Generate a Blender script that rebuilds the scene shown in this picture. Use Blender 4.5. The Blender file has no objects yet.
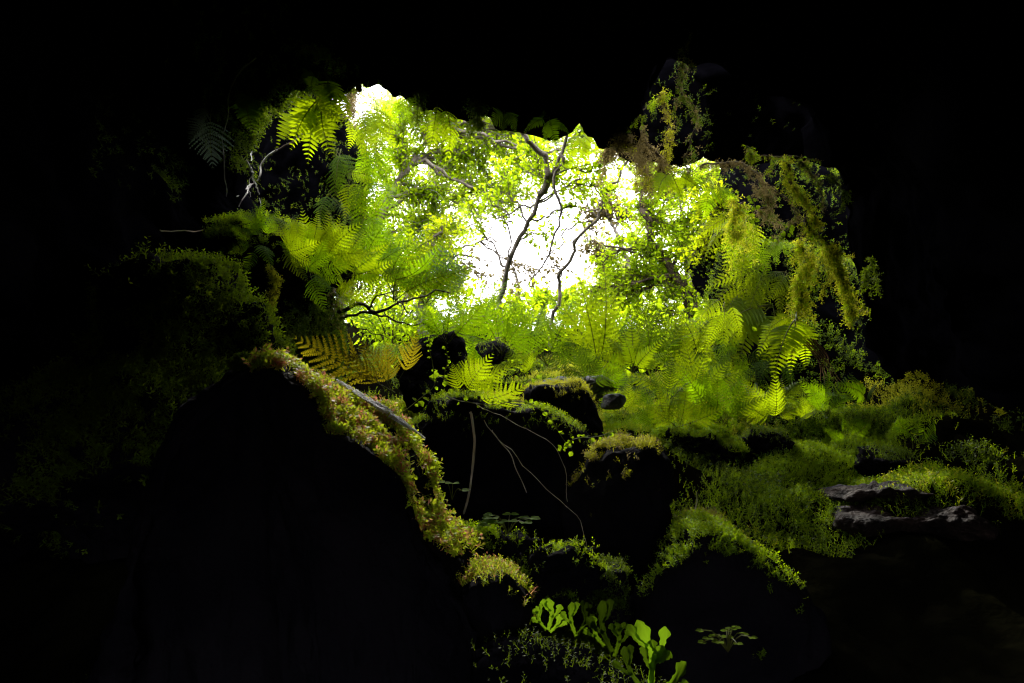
# Mouth of a mossy lava cave, seen from inside, looking up and out to a wooded hillside.
import bpy, bmesh, math, random
import numpy as np
from mathutils import Vector, Matrix
from mathutils.bvhtree import BVHTree

random.seed(11)
rng = np.random.default_rng(11)
scene = bpy.context.scene
col = scene.collection
R = math.radians

# ------------------------------------------------------------------ camera
PITCH = R(10.0)
FOC = 683.0
cam_d = bpy.data.cameras.new("camera")
cam_d.sensor_width = 36.0
cam_d.lens = 36.0 * FOC / 1024.0
cam_d.clip_start = 0.02
cam_d.clip_end = 500.0
cam = bpy.data.objects.new("camera", cam_d)
cam.rotation_euler = (math.pi / 2 + PITCH, 0, 0)
col.objects.link(cam)
scene.camera = cam
FWD = np.array([0, math.cos(PITCH), math.sin(PITCH)])
UPV = np.array([0, -math.sin(PITCH), math.cos(PITCH)])
RGT = np.array([1.0, 0, 0])


def at(px, py, d):
    """A point of the place, surveyed from the camera position: picture column, row and distance in metres."""
    return d * (FWD + (px - 512.0) / FOC * RGT + (341.5 - py) / FOC * UPV)


def pts(*a):
    return np.array([at(*p) for p in a])


# ------------------------------------------------------------------ noise
def _hash(ix, iy, iz, s):
    h = (ix * 374761393 + iy * 668265263 + iz * 2147483647 + s * 974634777) & 0xFFFFFFFF
    h = ((h ^ (h >> 13)) * 1274126177) & 0xFFFFFFFF
    h = ((h ^ (h >> 16)) * 2246822519) & 0xFFFFFFFF
    return ((h ^ (h >> 15)) & 0xFFFFFF) / float(0xFFFFFF)


def vnoise(p, s=0):
    p = np.asarray(p, float)
    i = np.floor(p).astype(np.int64)
    f = p - i
    u = f * f * (3 - 2 * f)
    out = 0
    for dx in (0, 1):
        for dy in (0, 1):
            for dz in (0, 1):
                w = (u[:, 0] if dx else 1 - u[:, 0]) * (u[:, 1] if dy else 1 - u[:, 1]) * (u[:, 2] if dz else 1 - u[:, 2])
                out = out + w * _hash(i[:, 0] + dx, i[:, 1] + dy, i[:, 2] + dz, s)
    return out * 2 - 1


def fbm(p, freq=1.0, octv=4, s=0, gain=0.5):
    p = np.asarray(p, float)
    a, out = 1.0, 0
    for k in range(octv):
        out = out + a * vnoise(p * freq + 13.7 * k, s + k)
        freq *= 2.03
        a *= gain
    return out


def nrm(v):
    v = np.asarray(v, float)
    return v / np.maximum(np.linalg.norm(v, axis=-1, keepdims=True), 1e-9)


# ------------------------------------------------------------------ mesh kit
class Geo:
    def __init__(self):
        self.V, self.F, self.M, self.n = [], [], [], 0

    def add(self, V, F, m=0):
        V = np.asarray(V, float).reshape(-1, 3)
        F = np.asarray(F, np.int64).reshape(-1, 3)
        self.V.append(V)
        self.F.append(F + self.n)
        self.M.append(np.full(len(F), m, np.int32))
        self.n += len(V)
        return self

    def arrays(self):
        return np.concatenate(self.V), np.concatenate(self.F), np.concatenate(self.M)

    def mesh(self, name, mats, origin=(0, 0, 0), smooth=False):
        V, F, M = self.arrays()
        V = V - np.asarray(origin, float)
        me = bpy.data.meshes.new(name)
        me.vertices.add(len(V))
        me.vertices.foreach_set("co", V.astype(np.float32).ravel())
        me.loops.add(F.size)
        me.loops.foreach_set("vertex_index", F.astype(np.int32).ravel())
        me.polygons.add(len(F))
        me.polygons.foreach_set("loop_start", np.arange(0, F.size, 3, dtype=np.int32))
        me.polygons.foreach_set("material_index", M)
        me.polygons.foreach_set("use_smooth", np.full(len(F), smooth, bool))
        for m in mats:
            me.materials.append(m)
        me.update(calc_edges=True)
        me.validate()
        return me

    def build(self, name, mats, parent=None, origin=(0, 0, 0), smooth=False):
        mats = mats if isinstance(mats, (list, tuple)) else [mats]
        me = self.mesh(name, mats, origin, smooth)
        o = bpy.data.objects.new(name, me)
        col.objects.link(o)
        if parent is not None:
            o.parent = parent
        else:
            o.location = origin
        return o


def tag(o, label=None, cat=None, group=None, kind=None):
    if label:
        o["label"] = label
    if cat:
        o["category"] = cat
    if group:
        o["group"] = group
    if kind:
        o["kind"] = kind
    return o


def empty(name, loc, label, cat, group=None):
    o = bpy.data.objects.new(name, None)
    o.empty_display_size = 0.05
    o.location = loc
    col.objects.link(o)
    return tag(o, label, cat, group)


def spline(P, n):
    """Catmull-Rom through the points of P (rows), resampled to n rows."""
    P = np.asarray(P, float)
    k = len(P)
    t = np.linspace(0, k - 1, n)
    i = np.minimum(t.astype(int), k - 2)
    f = (t - i)[:, None]
    p0, p1, p2, p3 = P[np.maximum(i - 1, 0)], P[i], P[i + 1], P[np.minimum(i + 2, k - 1)]
    return 0.5 * (2 * p1 + (p2 - p0) * f + (2 * p0 - 5 * p1 + 4 * p2 - p3) * f * f + (3 * p1 - p0 - 3 * p2 + p3) * f ** 3)


def tube(P, r, sides=6, g=None, m=0):
    P = np.asarray(P, float)
    r = np.broadcast_to(np.asarray(r, float), (len(P),)) if np.ndim(r) else np.full(len(P), r)
    T = nrm(np.gradient(P, axis=0))
    a = np.cross(T, np.array([0.31, 0.2, 0.93]))
    a = nrm(np.where(np.linalg.norm(a, axis=1, keepdims=True) < 0.1, np.cross(T, [1, 0, 0.1]), a))
    b = np.cross(T, a)
    th = np.arange(sides) * 2 * math.pi / sides
    V = P[:, None, :] + r[:, None, None] * (np.cos(th)[None, :, None] * a[:, None] + np.sin(th)[None, :, None] * b[:, None])
    n = len(P)
    V = np.concatenate([V.reshape(-1, 3), P[-1:] + T[-1:] * r[-1]])
    F = []
    i, j = np.meshgrid(np.arange(n - 1), np.arange(sides), indexing="ij")
    j2 = (j + 1) % sides
    q = [i * sides + j, i * sides + j2, (i + 1) * sides + j2, (i + 1) * sides + j]
    F.append(np.stack([q[0], q[1], q[2]], -1).reshape(-1, 3))
    F.append(np.stack([q[0], q[2], q[3]], -1).reshape(-1, 3))
    e = (n - 1) * sides
    F.append(np.array([[e + k, e + (k + 1) % sides, n * sides] for k in range(sides)]))
    F = np.concatenate(F)
    if g is not None:
        g.add(V, F, m)
    return V, F


def rough_tube(P, r0, r1, n=24, wob=0.0, g=None, m=0, sides=6, knot=0.15):
    Q = spline(P, n)
    if wob:
        w = np.stack([fbm(Q, 9.0, 3, 3), fbm(Q, 9.0, 3, 17), fbm(Q, 9.0, 3, 29)], 1)
        w[0] *= 0.0
        Q = Q + wob * w
    t = np.linspace(0, 1, n)
    r = (r0 + (r1 - r0) * t ** 0.8) * (1 + knot * vnoise(Q * 14.0, 5))
    return tube(Q, r, sides, g, m), Q


def grid_faces(nr, nc):
    i, j = np.meshgrid(np.arange(nr - 1), np.arange(nc - 1), indexing="ij")
    a, b, c, d = i * nc + j, i * nc + j + 1, (i + 1) * nc + j + 1, (i + 1) * nc + j
    return np.concatenate([np.stack([a, b, c], -1).reshape(-1, 3), np.stack([a, c, d], -1).reshape(-1, 3)])


def grid_normals(P):
    du = np.gradient(P, axis=1)
    dv = np.gradient(P, axis=0)
    return nrm(np.cross(du, dv))


def sample(V, F, n, weight=None):
    """n random points with normals on a triangle mesh, by area times weight(centre, normal)."""
    a, b, c = V[F[:, 0]], V[F[:, 1]], V[F[:, 2]]
    cr = np.cross(b - a, c - a)
    area = np.linalg.norm(cr, axis=1) * 0.5
    N = nrm(cr)
    w = area.copy()
    if weight is not None:
        w = w * np.clip(weight((a + b + c) / 3, N), 0, None)
    if w.sum() <= 0:
        return np.zeros((0, 3)), np.zeros((0, 3))
    k = rng.choice(len(F), n, p=w / w.sum())
    u, v = rng.random(n), rng.random(n)
    s = u + v > 1
    u[s], v[s] = 1 - u[s], 1 - v[s]
    p = a[k] + u[:, None] * (b - a)[k] + v[:, None] * (c - a)[k]
    return p, N[k]


# ------------------------------------------------------------------ materials
def new_mat(name):
    m = bpy.data.materials.new(name)
    m.use_nodes = True
    nt = m.node_tree
    for n in list(nt.nodes):
        nt.nodes.remove(n)
    out = nt.nodes.new("ShaderNodeOutputMaterial")
    return m, nt, out


def leaf_mat(name, refl, trans, mix=0.55, var=0.35, rough=0.6, island=True, alt=None, altp=0.0, spec=0.08):
    """Thin leaf: gloss and diffuse on the surface, light through the blade; colour varies from leaf to leaf."""
    m, nt, out = new_mat(name)
    N, L = nt.nodes.new, nt.links.new
    geo, oi = N("ShaderNodeNewGeometry"), N("ShaderNodeObjectInfo")
    tc = N("ShaderNodeTexCoord")
    noi = N("ShaderNodeTexNoise")
    noi.inputs["Scale"].default_value = 6.0
    noi.inputs["Detail"].default_value = 3.0
    L(geo.outputs["Position"], noi.inputs["Vector"])
    a = N("ShaderNodeMath"); a.operation = "MULTIPLY_ADD"
    L(geo.outputs["Random Per Island"] if island else oi.outputs["Random"], a.inputs[0])
    a.inputs[1].default_value = var * (1.0 if island else 3.0)
    b = N("ShaderNodeMath"); b.operation = "MULTIPLY_ADD"
    L(noi.outputs["Fac"], b.inputs[0]); b.inputs[1].default_value = var * 1.6; b.inputs[2].default_value = 1.0 - var * (1.3 if island else 2.2)
    L(b.outputs[0], a.inputs[2])
    def tinted(c, c2):
        src = N("ShaderNodeRGB"); src.outputs[0].default_value = (*c, 1)
        cs = src.outputs[0]
        if c2 is not None:
            r2 = N("ShaderNodeRGB"); r2.outputs[0].default_value = (*c2, 1)
            wn = N("ShaderNodeTexWhiteNoise"); wn.noise_dimensions = "1D"
            L(geo.outputs["Random Per Island"], wn.inputs["W"])
            ad = N("ShaderNodeMath"); ad.operation = "MULTIPLY_ADD"
            fine = N("ShaderNodeTexNoise"); fine.inputs["Scale"].default_value = 26.0
            L(geo.outputs["Position"], fine.inputs["Vector"])
            L(fine.outputs["Fac"], ad.inputs[0]); ad.inputs[1].default_value = 3.6
            L(wn.outputs["Value"], ad.inputs[2])
            cmp_ = N("ShaderNodeMapRange")
            L(ad.outputs[0], cmp_.inputs["Value"])
            th = 2.3 - (altp - 0.5) * 1.6
            cmp_.inputs["From Min"].default_value = th - 0.25
            cmp_.inputs["From Max"].default_value = th + 0.25
            mx = N("ShaderNodeMix"); mx.data_type = "RGBA"
            L(cmp_.outputs[0], mx.inputs["Factor"]); L(cs, mx.inputs[6]); L(r2.outputs[0], mx.inputs[7])
            cs = mx.outputs[2]
        sc = N("ShaderNodeVectorMath"); sc.operation = "SCALE"
        L(cs, sc.inputs[0]); L(a.outputs[0], sc.inputs["Scale"])
        return sc.outputs[0]
    pr = N("ShaderNodeBsdfPrincipled")
    pr.inputs["Roughness"].default_value = rough
    pr.inputs["Specular IOR Level"].default_value = spec
    L(tinted(refl, alt[0] if alt else None), pr.inputs["Base Color"])
    tr = N("ShaderNodeBsdfTranslucent")
    L(tinted(trans, alt[1] if alt else None), tr.inputs["Color"])
    mixn = N("ShaderNodeMixShader"); mixn.inputs[0].default_value = mix
    L(pr.outputs[0], mixn.inputs[1]); L(tr.outputs[0], mixn.inputs[2])
    L(mixn.outputs[0], out.inputs["Surface"])
    return m


def rock_mat(name, c0, c1, rough=0.85, scale=3.0, bump=0.35, spec=0.2, c2=None):
    m, nt, out = new_mat(name)
    N, L = nt.nodes.new, nt.links.new
    geo = N("ShaderNodeNewGeometry")
    n1 = N("ShaderNodeTexNoise"); n1.inputs["Scale"].default_value = scale; n1.inputs["Detail"].default_value = 8
    n2 = N("ShaderNodeTexVoronoi"); n2.inputs["Scale"].default_value = scale * 6
    n3 = N("ShaderNodeTexNoise"); n3.inputs["Scale"].default_value = scale * 14; n3.inputs["Detail"].default_value = 6
    for n in (n1, n2, n3):
        L(geo.outputs["Position"], n.inputs["Vector"])
    cr = N("ShaderNodeValToRGB")
    cr.color_ramp.elements[0].position = 0.35; cr.color_ramp.elements[0].color = (*c0, 1)
    cr.color_ramp.elements[1].position = 0.68; cr.color_ramp.elements[1].color = (*c1, 1)
    if c2:
        e = cr.color_ramp.elements.new(0.52); e.color = (*c2, 1)
    L(n1.outputs["Fac"], cr.inputs[0])
    pr = N("ShaderNodeBsdfPrincipled")
    pr.inputs["Specular IOR Level"].default_value = spec
    L(cr.outputs[0], pr.inputs["Base Color"])
    rr = N("ShaderNodeMapRange"); L(n3.outputs["Fac"], rr.inputs["Value"])
    rr.inputs["To Min"].default_value = rough - 0.2; rr.inputs["To Max"].default_value = min(1.0, rough + 0.15)
    L(rr.outputs[0], pr.inputs["Roughness"])
    ad = N("ShaderNodeMath"); ad.operation = "MULTIPLY_ADD"
    L(n2.outputs["Distance"], ad.inputs[0]); ad.inputs[1].default_value = 0.5; L(n3.outputs["Fac"], ad.inputs[2])
    bp = N("ShaderNodeBump"); bp.inputs["Strength"].default_value = bump; bp.inputs["Distance"].default_value = 0.02
    L(ad.outputs[0], bp.inputs["Height"]); L(bp.outputs[0], pr.inputs["Normal"])
    L(pr.outputs[0], out.inputs["Surface"])
    return m


M = {}
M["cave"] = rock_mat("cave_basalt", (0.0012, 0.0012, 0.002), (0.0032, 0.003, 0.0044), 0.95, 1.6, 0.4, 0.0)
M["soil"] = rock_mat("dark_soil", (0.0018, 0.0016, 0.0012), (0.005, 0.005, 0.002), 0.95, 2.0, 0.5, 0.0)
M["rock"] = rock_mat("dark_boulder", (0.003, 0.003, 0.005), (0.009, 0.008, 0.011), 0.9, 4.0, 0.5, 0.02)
M["grey"] = rock_mat("grey_stone", (0.05, 0.055, 0.06), (0.15, 0.15, 0.15), 0.75, 6.0, 0.5, 0.3)
M["slab"] = rock_mat("rusty_slab", (0.005, 0.003, 0.0025), (0.036, 0.023, 0.019), 0.7, 7.0, 0.7, 0.12, (0.02, 0.012, 0.010))
M["bark"] = rock_mat("bark", (0.03, 0.022, 0.016), (0.11, 0.085, 0.06), 0.9, 12.0, 0.6, 0.1)
M["palebark"] = rock_mat("pale_bark", (0.09, 0.075, 0.06), (0.24, 0.21, 0.18), 0.85, 12.0, 0.5, 0.1)
M["root"] = rock_mat("pale_root", (0.16, 0.15, 0.13), (0.42, 0.40, 0.37), 0.7, 16.0, 0.4, 0.2)
M["redroot"] = rock_mat("red_root", (0.12, 0.045, 0.025), (0.3, 0.15, 0.09), 0.8, 16.0, 0.4, 0.2)
M["stem"] = rock_mat("straw_stem", (0.45, 0.36, 0.24), (0.75, 0.66, 0.5), 0.6, 20.0, 0.2, 0.3)
M["rachis"] = leaf_mat("fern_rib", (0.09, 0.10, 0.02), (0.14, 0.16, 0.02), 0.3, 0.2)
M["fern"] = leaf_mat("fern_green", (0.045, 0.11, 0.003), (0.25, 0.43, 0.002), 0.62, 0.3, island=False)
M["lime"] = leaf_mat("fern_lime", (0.07, 0.13, 0.003), (0.42, 0.56, 0.003), 0.62, 0.3, island=False)
M["fern_out"] = leaf_mat("fern_green_toned_down", (0.03, 0.07, 0.003), (0.19, 0.31, 0.002), 0.62, 0.3, island=False)  # fern copy, colour lowered to offset the strong light outside
M["lime_out"] = leaf_mat("fern_lime_toned_down", (0.045, 0.08, 0.003), (0.30, 0.39, 0.003), 0.62, 0.3, island=False)  # lime copy, darkened in colour likewise against the outdoor light
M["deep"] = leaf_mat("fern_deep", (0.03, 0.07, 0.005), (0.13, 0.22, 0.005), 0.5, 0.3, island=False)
M["blue"] = leaf_mat("fern_bluish", (0.06, 0.11, 0.05), (0.14, 0.22, 0.09), 0.5, 0.3, island=False)
M["brown"] = leaf_mat("fern_bronze", (0.09, 0.08, 0.005), (0.34, 0.28, 0.007), 0.6, 0.3, island=False)
M["greyleaf"] = leaf_mat("fern_grey", (0.16, 0.19, 0.17), (0.12, 0.16, 0.12), 0.4, 0.3, island=False)
M["pale"] = leaf_mat("canopy_haze", (0.08, 0.10, 0.02), (0.62, 0.76, 0.16), 0.8, 0.3, 0.8, spec=0.02)  # pale leaf colour stands in for distant haze
M["canopy"] = leaf_mat("canopy_leaf", (0.045, 0.08, 0.003), (0.43, 0.60, 0.006), 0.74, 0.5)
M["canopyy"] = leaf_mat("canopy_yellow", (0.065, 0.09, 0.004), (0.52, 0.62, 0.006), 0.74, 0.5)
M["canopyb"] = leaf_mat("canopy_brown", (0.06, 0.05, 0.02), (0.22, 0.18, 0.06), 0.6, 0.5)
M["creeper"] = leaf_mat("creeper_leaf", (0.07, 0.13, 0.008), (0.32, 0.48, 0.008), 0.6, 0.4, 0.75, spec=0.08)
M["moss"] = leaf_mat("moss", (0.13, 0.23, 0.003), (0.42, 0.60, 0.003), 0.5, 0.6, 0.6, spec=0.2)
M["mossy"] = leaf_mat("moss_yellow", (0.27, 0.29, 0.012), (0.60, 0.60, 0.02), 0.5, 0.5, 0.6, spec=0.2)
M["mossd"] = leaf_mat("moss_dark", (0.05, 0.09, 0.004), (0.16, 0.24, 0.004), 0.45, 0.6, 0.6, spec=0.2)
M["mossdim"] = leaf_mat("moss_shade_tuned", (0.075, 0.12, 0.004), (0.20, 0.30, 0.004), 0.4, 0.6, 0.7, spec=0.1)  # moss copy for the shaded left boulder, its brightness tuned in the colour
M["creepdim"] = leaf_mat("creeper_shade_tuned", (0.09, 0.14, 0.005), (0.30, 0.44, 0.005), 0.4, 0.6, 0.8, spec=0.03)  # creeper copy for shaded spots, brightness likewise set by colour
M["mossb"] = leaf_mat("moss_tan", (0.20, 0.155, 0.06), (0.32, 0.25, 0.09), 0.4, 0.4, 0.7, spec=0.1)
M["sphag"] = leaf_mat("peat_moss", (0.34, 0.46, 0.02), (0.55, 0.66, 0.02), 0.5, 0.45, 0.5,
                      alt=((0.55, 0.20, 0.13), (0.66, 0.24, 0.15)), altp=0.30)
M["lobe"] = leaf_mat("lobed_blade", (0.03, 0.065, 0.004), (0.10, 0.18, 0.004), 0.6, 0.75, 0.5, island=False)


def web_mat():
    m, nt, out = new_mat("cobweb_silk")
    N, L = nt.nodes.new, nt.links.new
    d = N("ShaderNodeBsdfPrincipled"); d.inputs["Base Color"].default_value = (0.8, 0.8, 0.82, 1)
    d.inputs["Roughness"].default_value = 0.4
    t = N("ShaderNodeBsdfTranslucent"); t.inputs["Color"].default_value = (0.8, 0.8, 0.82, 1)
    mx = N("ShaderNodeMixShader"); mx.inputs[0].default_value = 0.5
    L(d.outputs[0], mx.inputs[1]); L(t.outputs[0], mx.inputs[2])
    L(mx.outputs[0], out.inputs["Surface"])
    return m


def veil_mat():
    m, nt, out = new_mat("cobweb_veil")
    N, L = nt.nodes.new, nt.links.new
    geo = N("ShaderNodeNewGeometry")
    n = N("ShaderNodeTexNoise"); n.inputs["Scale"].default_value = 60; n.inputs["Detail"].default_value = 6
    L(geo.outputs["Position"], n.inputs["Vector"])
    mr = N("ShaderNodeMapRange"); L(n.outputs["Fac"], mr.inputs["Value"])
    mr.inputs["From Min"].default_value = 0.35; mr.inputs["From Max"].default_value = 0.75
    mr.inputs["To Min"].default_value = 0.03; mr.inputs["To Max"].default_value = 0.10
    tp = N("ShaderNodeBsdfTransparent")
    t = N("ShaderNodeBsdfTranslucent"); t.inputs["Color"].default_value = (0.7, 0.72, 0.76, 1)
    mx = N("ShaderNodeMixShader"); L(mr.outputs[0], mx.inputs[0])
    L(tp.outputs[0], mx.inputs[1]); L(t.outputs[0], mx.inputs[2])
    L(mx.outputs[0], out.inputs["Surface"])
    return m


M["web"], M["veil"] = web_mat(), veil_mat()

# ------------------------------------------------------------------ ground
ctrl = [at(*p) for p in [
    (512, 900, 1.0), (250, 800, 1.5), (512, 760, 1.6), (800, 800, 1.6), (640, 640, 2.2), (540, 585, 2.5), (500, 545, 2.8),
    (560, 500, 3.1), (760, 590, 2.4), (720, 480, 3.3), (800, 432, 4.2), (900, 440, 3.9), (965, 465, 3.5), (900, 530, 2.9), (980, 570, 2.6),
    (860, 505, 3.1), (720, 420, 4.7), (640, 400, 5.0), (560, 400, 5.0), (480, 395, 5.0), (410, 400, 4.6), (350, 440, 3.8), (250, 480, 3.6),
    (100, 520, 3.3), (20, 540, 3.2), (560, 358, 7), (700, 365, 7), (430, 345, 7), (300, 330, 7.5), (900, 350, 7), (560, 338, 10),
    (750, 340, 10), (350, 330, 10), (560, 334, 15), (900, 330, 15), (200, 330, 15)]]
ctrl += [np.array(p, float) for p in [(0, 30, 5.0), (25, 30, 5.5), (-25, 30, 5.5), (0, 60, 8), (40, 60, 8), (-40, 60, 8), (25, 6, 1), (-25, 6, 1),
                                      (0, -3, -0.9), (5, -3, -0.8), (-5, -3, -0.8), (4, 1, -0.6), (-4, 1, -0.6), (30, -20, -1), (-30, -20, -1), (0, -20, -1)]]
ctrl = np.array(ctrl)


def tps(A, B):
    d2 = ((A[:, None, :2] - B[None, :, :2]) ** 2).sum(-1)
    return 0.5 * d2 * np.log(d2 + 1e-9)


K = tps(ctrl, ctrl) + 0.02 * np.eye(len(ctrl))
Pm = np.c_[np.ones(len(ctrl)), ctrl[:, :2]]
A_ = np.block([[K, Pm], [Pm.T, np.zeros((3, 3))]])
sol = np.linalg.solve(A_, np.r_[ctrl[:, 2], 0, 0, 0])


def ground_z(xy):
    xy = np.asarray(xy, float).reshape(-1, 2)
    z = tps(xy, ctrl) @ sol[:len(ctrl)] + np.c_[np.ones(len(xy)), xy] @ sol[len(ctrl):]
    p = np.c_[xy, np.zeros(len(xy))]
    lump = np.clip((xy[:, 0] - 0.5) * 1.5, 0, 1) * np.clip((xy[:, 1] - 2.4) * 1.2, 0, 1) * np.clip((5.5 - xy[:, 1]), 0, 1)
    return z + lump * (0.10 * fbm(p, 3.4, 2, 11) + 0.05) + 0.10 * fbm(p, 1.7, 4, 41) + 0.05 * np.abs(fbm(p, 5.0, 3, 77))


gx = np.r_[np.linspace(-60, -7, 40)[:-1], np.linspace(-7, -3, 60)[:-1], np.linspace(-3, 3.4, 230)[:-1], np.linspace(3.4, 8, 60)[:-1], np.linspace(8, 60, 40)]
gy = np.r_[np.linspace(-40, -3, 20)[:-1], np.linspace(-3, 1, 50)[:-1], np.linspace(1, 6, 200)[:-1], np.linspace(6, 14, 120)[:-1], np.linspace(14, 70, 60)]
GX, GY = np.meshgrid(gx, gy)
xy = np.c_[GX.ravel(), GY.ravel()]
gz = np.concatenate([ground_z(c) for c in np.array_split(xy, 20)])
GV = np.c_[xy, gz]
GF = grid_faces(len(gy), len(gx))
g = Geo().add(GV, GF)
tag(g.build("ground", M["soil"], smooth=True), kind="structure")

# ------------------------------------------------------------------ cave shell
rim_px = [(310, 560, 4.4), (312, 430, 4.5), (324, 350, 4.5), (316, 296, 4.45), (236, 225, 4.3), (234, 120, 4.0), (296, 84, 3.85), (338, 100, 3.85), (366, 84, 3.9), (396, 94, 4.0), (440, 104, 4.1),
          (500, 110, 4.2), (580, 131, 4.3), (622, 146, 4.4), (640, 104, 4.1), (670, 60, 3.95), (735, 80, 3.95), (812, 122, 4.1), (838, 190, 4.5), (862, 320, 4.9), (900, 400, 4.9), (990, 450, 4.7), (1040, 580, 4.2)]  # notch at upper right: added slot that lets skylight onto the hanging moss
in_px = [(60, 640, 3.2), (90, 480, 3.4), (150, 370, 3.6), (165, 280, 3.7), (160, 180, 3.6), (175, 90, 3.6), (270, 25, 3.6), (330, 20, 3.5), (360, 20, 3.5), (390, 20, 3.5), (430, 20, 3.5),
         (500, 20, 3.5), (590, 25, 3.6), (625, 20, 3.6), (650, -10, 3.5), (690, -50, 3.4), (770, -30, 3.4), (880, 50, 3.6), (925, 190, 3.9), (935, 320, 4.3), (985, 390, 4.3), (1050, 440, 4.1), (1090, 620, 3.6)]
rim, inn = pts(*rim_px), pts(*in_px)
cen = np.array([0.05, 0, 0.6])


def ring(base, sx, sz, y):
    r = base.copy()
    r[:, 0] = cen[0] + (base[:, 0] - cen[0]) * sx
    r[:, 2] = cen[2] + (base[:, 2] - cen[2]) * sz
    r[:, 1] = y if np.isscalar(y) else y
    return r


out1 = ring(rim, 1.12, 1.10, rim[:, 1] + 0.10)
out2 = ring(rim, 1.6, 1.5, rim[:, 1] - 0.15)
out3 = ring(rim, 3.6, 2.6, rim[:, 1] - 1.2)
out4 = ring(rim, 5.0, 3.6, -6.0)
mid1 = 0.5 * (rim + inn) + 0.10 * nrm(0.5 * (rim + inn) - np.array([0.1, 4, 0.8]))
rows = [out4, out3, out2, out1, rim, mid1, inn, ring(inn, 1.12, 1.0, 2.4), ring(inn, 1.2, 0.95, 1.2), ring(inn, 1.2, 0.9, -0.5), ring(inn, 1.0, 0.8, -2.0),
        ring(inn, 0.5, 0.5, -3.2), ring(inn, 0.02, 0.02, -3.4)]
rows = np.array([spline(r, 260) for r in rows])
seg = [6, 8, 8, 14, 26, 26, 16, 16, 14, 12, 10, 8]
S = []
for k in range(len(rows) - 1):
    for t in np.linspace(0, 1, seg[k], endpoint=False):
        S.append(rows[k] * (1 - t) + rows[k + 1] * t)
S.append(rows[-1])
S = np.array(S)
SR = np.cumsum([0] + seg)           # row index of each control ring: rim is SR[4], inner ring SR[6]
Nn = grid_normals(S)
flat = S.reshape(-1, 3)
amp = 0.16 * fbm(flat, 1.3, 4, 5) + 0.10 * np.abs(fbm(flat, 3.5, 4, 15)) + 0.03 * fbm(flat, 11.0, 3, 25)
flat = flat + Nn.reshape(-1, 3) * amp[:, None]
SV, SF = flat, grid_faces(*S.shape[:2])
S = flat.reshape(S.shape)
g = Geo().add(SV, SF)
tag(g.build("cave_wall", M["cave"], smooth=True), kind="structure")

# ------------------------------------------------------------------ boulders
_ico = {}


def ico(sub):
    if sub not in _ico:
        bm = bmesh.new()
        bmesh.ops.create_icosphere(bm, subdivisions=sub, radius=1.0)
        V = np.array([v.co[:] for v in bm.verts])
        F = np.array([[v.index for v in f.verts] for f in bm.faces])
        bm.free()
        _ico[sub] = (V, F)
    return _ico[sub]


BVH_V, BVH_F, bn = [GV, SV], [GF, SF + len(GV)], [len(GV) + len(SV)]


def solid(V, F):
    BVH_V.append(V); BVH_F.append(F + bn[0]); bn[0] += len(V)


def boulder_geo(c, rad, seed, sub=5, planes=16, p=9.0, rough=0.06, rot=0.0):
    D, F = ico(sub)
    r_ = np.random.default_rng(seed)
    n = nrm(r_.normal(size=(planes, 3)))
    n = np.concatenate([n, [[0, 0, 1], [0, 0, -1]]])
    h = r_.uniform(0.78, 1.0, len(n))
    dn = np.clip(D @ n.T, 0, None) / h
    r = (dn ** p).sum(1) ** (-1 / p)
    V = D * np.minimum(r, 1.25)[:, None]
    ca, sa = math.cos(rot), math.sin(rot)
    V = V * np.asarray(rad)
    V = V @ np.array([[ca, 0, -sa], [0, 1, 0], [sa, 0, ca]])
    V = V + np.asarray(c)
    sz = float(np.mean(rad))
    V = V + D * (sz * rough * 2.2 * fbm(V, 1.3 / sz, 4, seed) + sz * rough * 0.8 * fbm(V, 7 / sz, 3, seed + 9))[:, None]
    return V, F


def sprigs(pos, N, L, nleaf=6, up=0.5, rnd=0.5, spread=0.8, lw=0.13, ll=0.38, f0=0.15, f1=1.0, jit=0.4):
    """Small leafy shoots (a thin stem and side leaflets) standing on a surface."""
    n = len(pos)
    if n == 0:
        return np.zeros((0, 3)), np.zeros((0, 3), int)
    L = L * (1 + jit * (rng.random(n) * 2 - 1))
    d = nrm(N + up * np.array([0, 0, 1.0]) + rnd * rng.normal(size=(n, 3)))
    a = nrm(np.cross(d, rng.normal(size=(n, 3))))
    b = np.cross(d, a)
    tip = pos + d * L[:, None]
    w = (0.035 * L)[:, None]
    Vs = [np.stack([pos - a * w, pos + a * w, tip], 1)]
    ph = rng.random(n) * 6.283
    for k in range(nleaf):
        f = f0 + (f1 - f0) * (k + 0.5) / nleaf
        th = ph + k * 2.4
        side = np.cos(th)[:, None] * a + np.sin(th)[:, None] * b
        o = pos + d * (L * f)[:, None]
        ld = nrm(side * spread + d * (1.2 - 0.5 * spread) * 0.6 + 0.15 * rng.normal(size=(n, 3)))
        le = (L * ll * (1.15 - 0.5 * f))[:, None]
        wd = nrm(np.cross(ld, d)) * (L * lw)[:, None]
        m_ = o + ld * le * 0.55
        Vs.append(np.stack([o, m_ - wd * 0.5, o + ld * le], 1))
        Vs.append(np.stack([o, o + ld * le, m_ + wd * 0.5], 1))
    V = np.stack(Vs, 1).reshape(-1, 3)
    return V, np.arange(len(V)).reshape(-1, 3)


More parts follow.
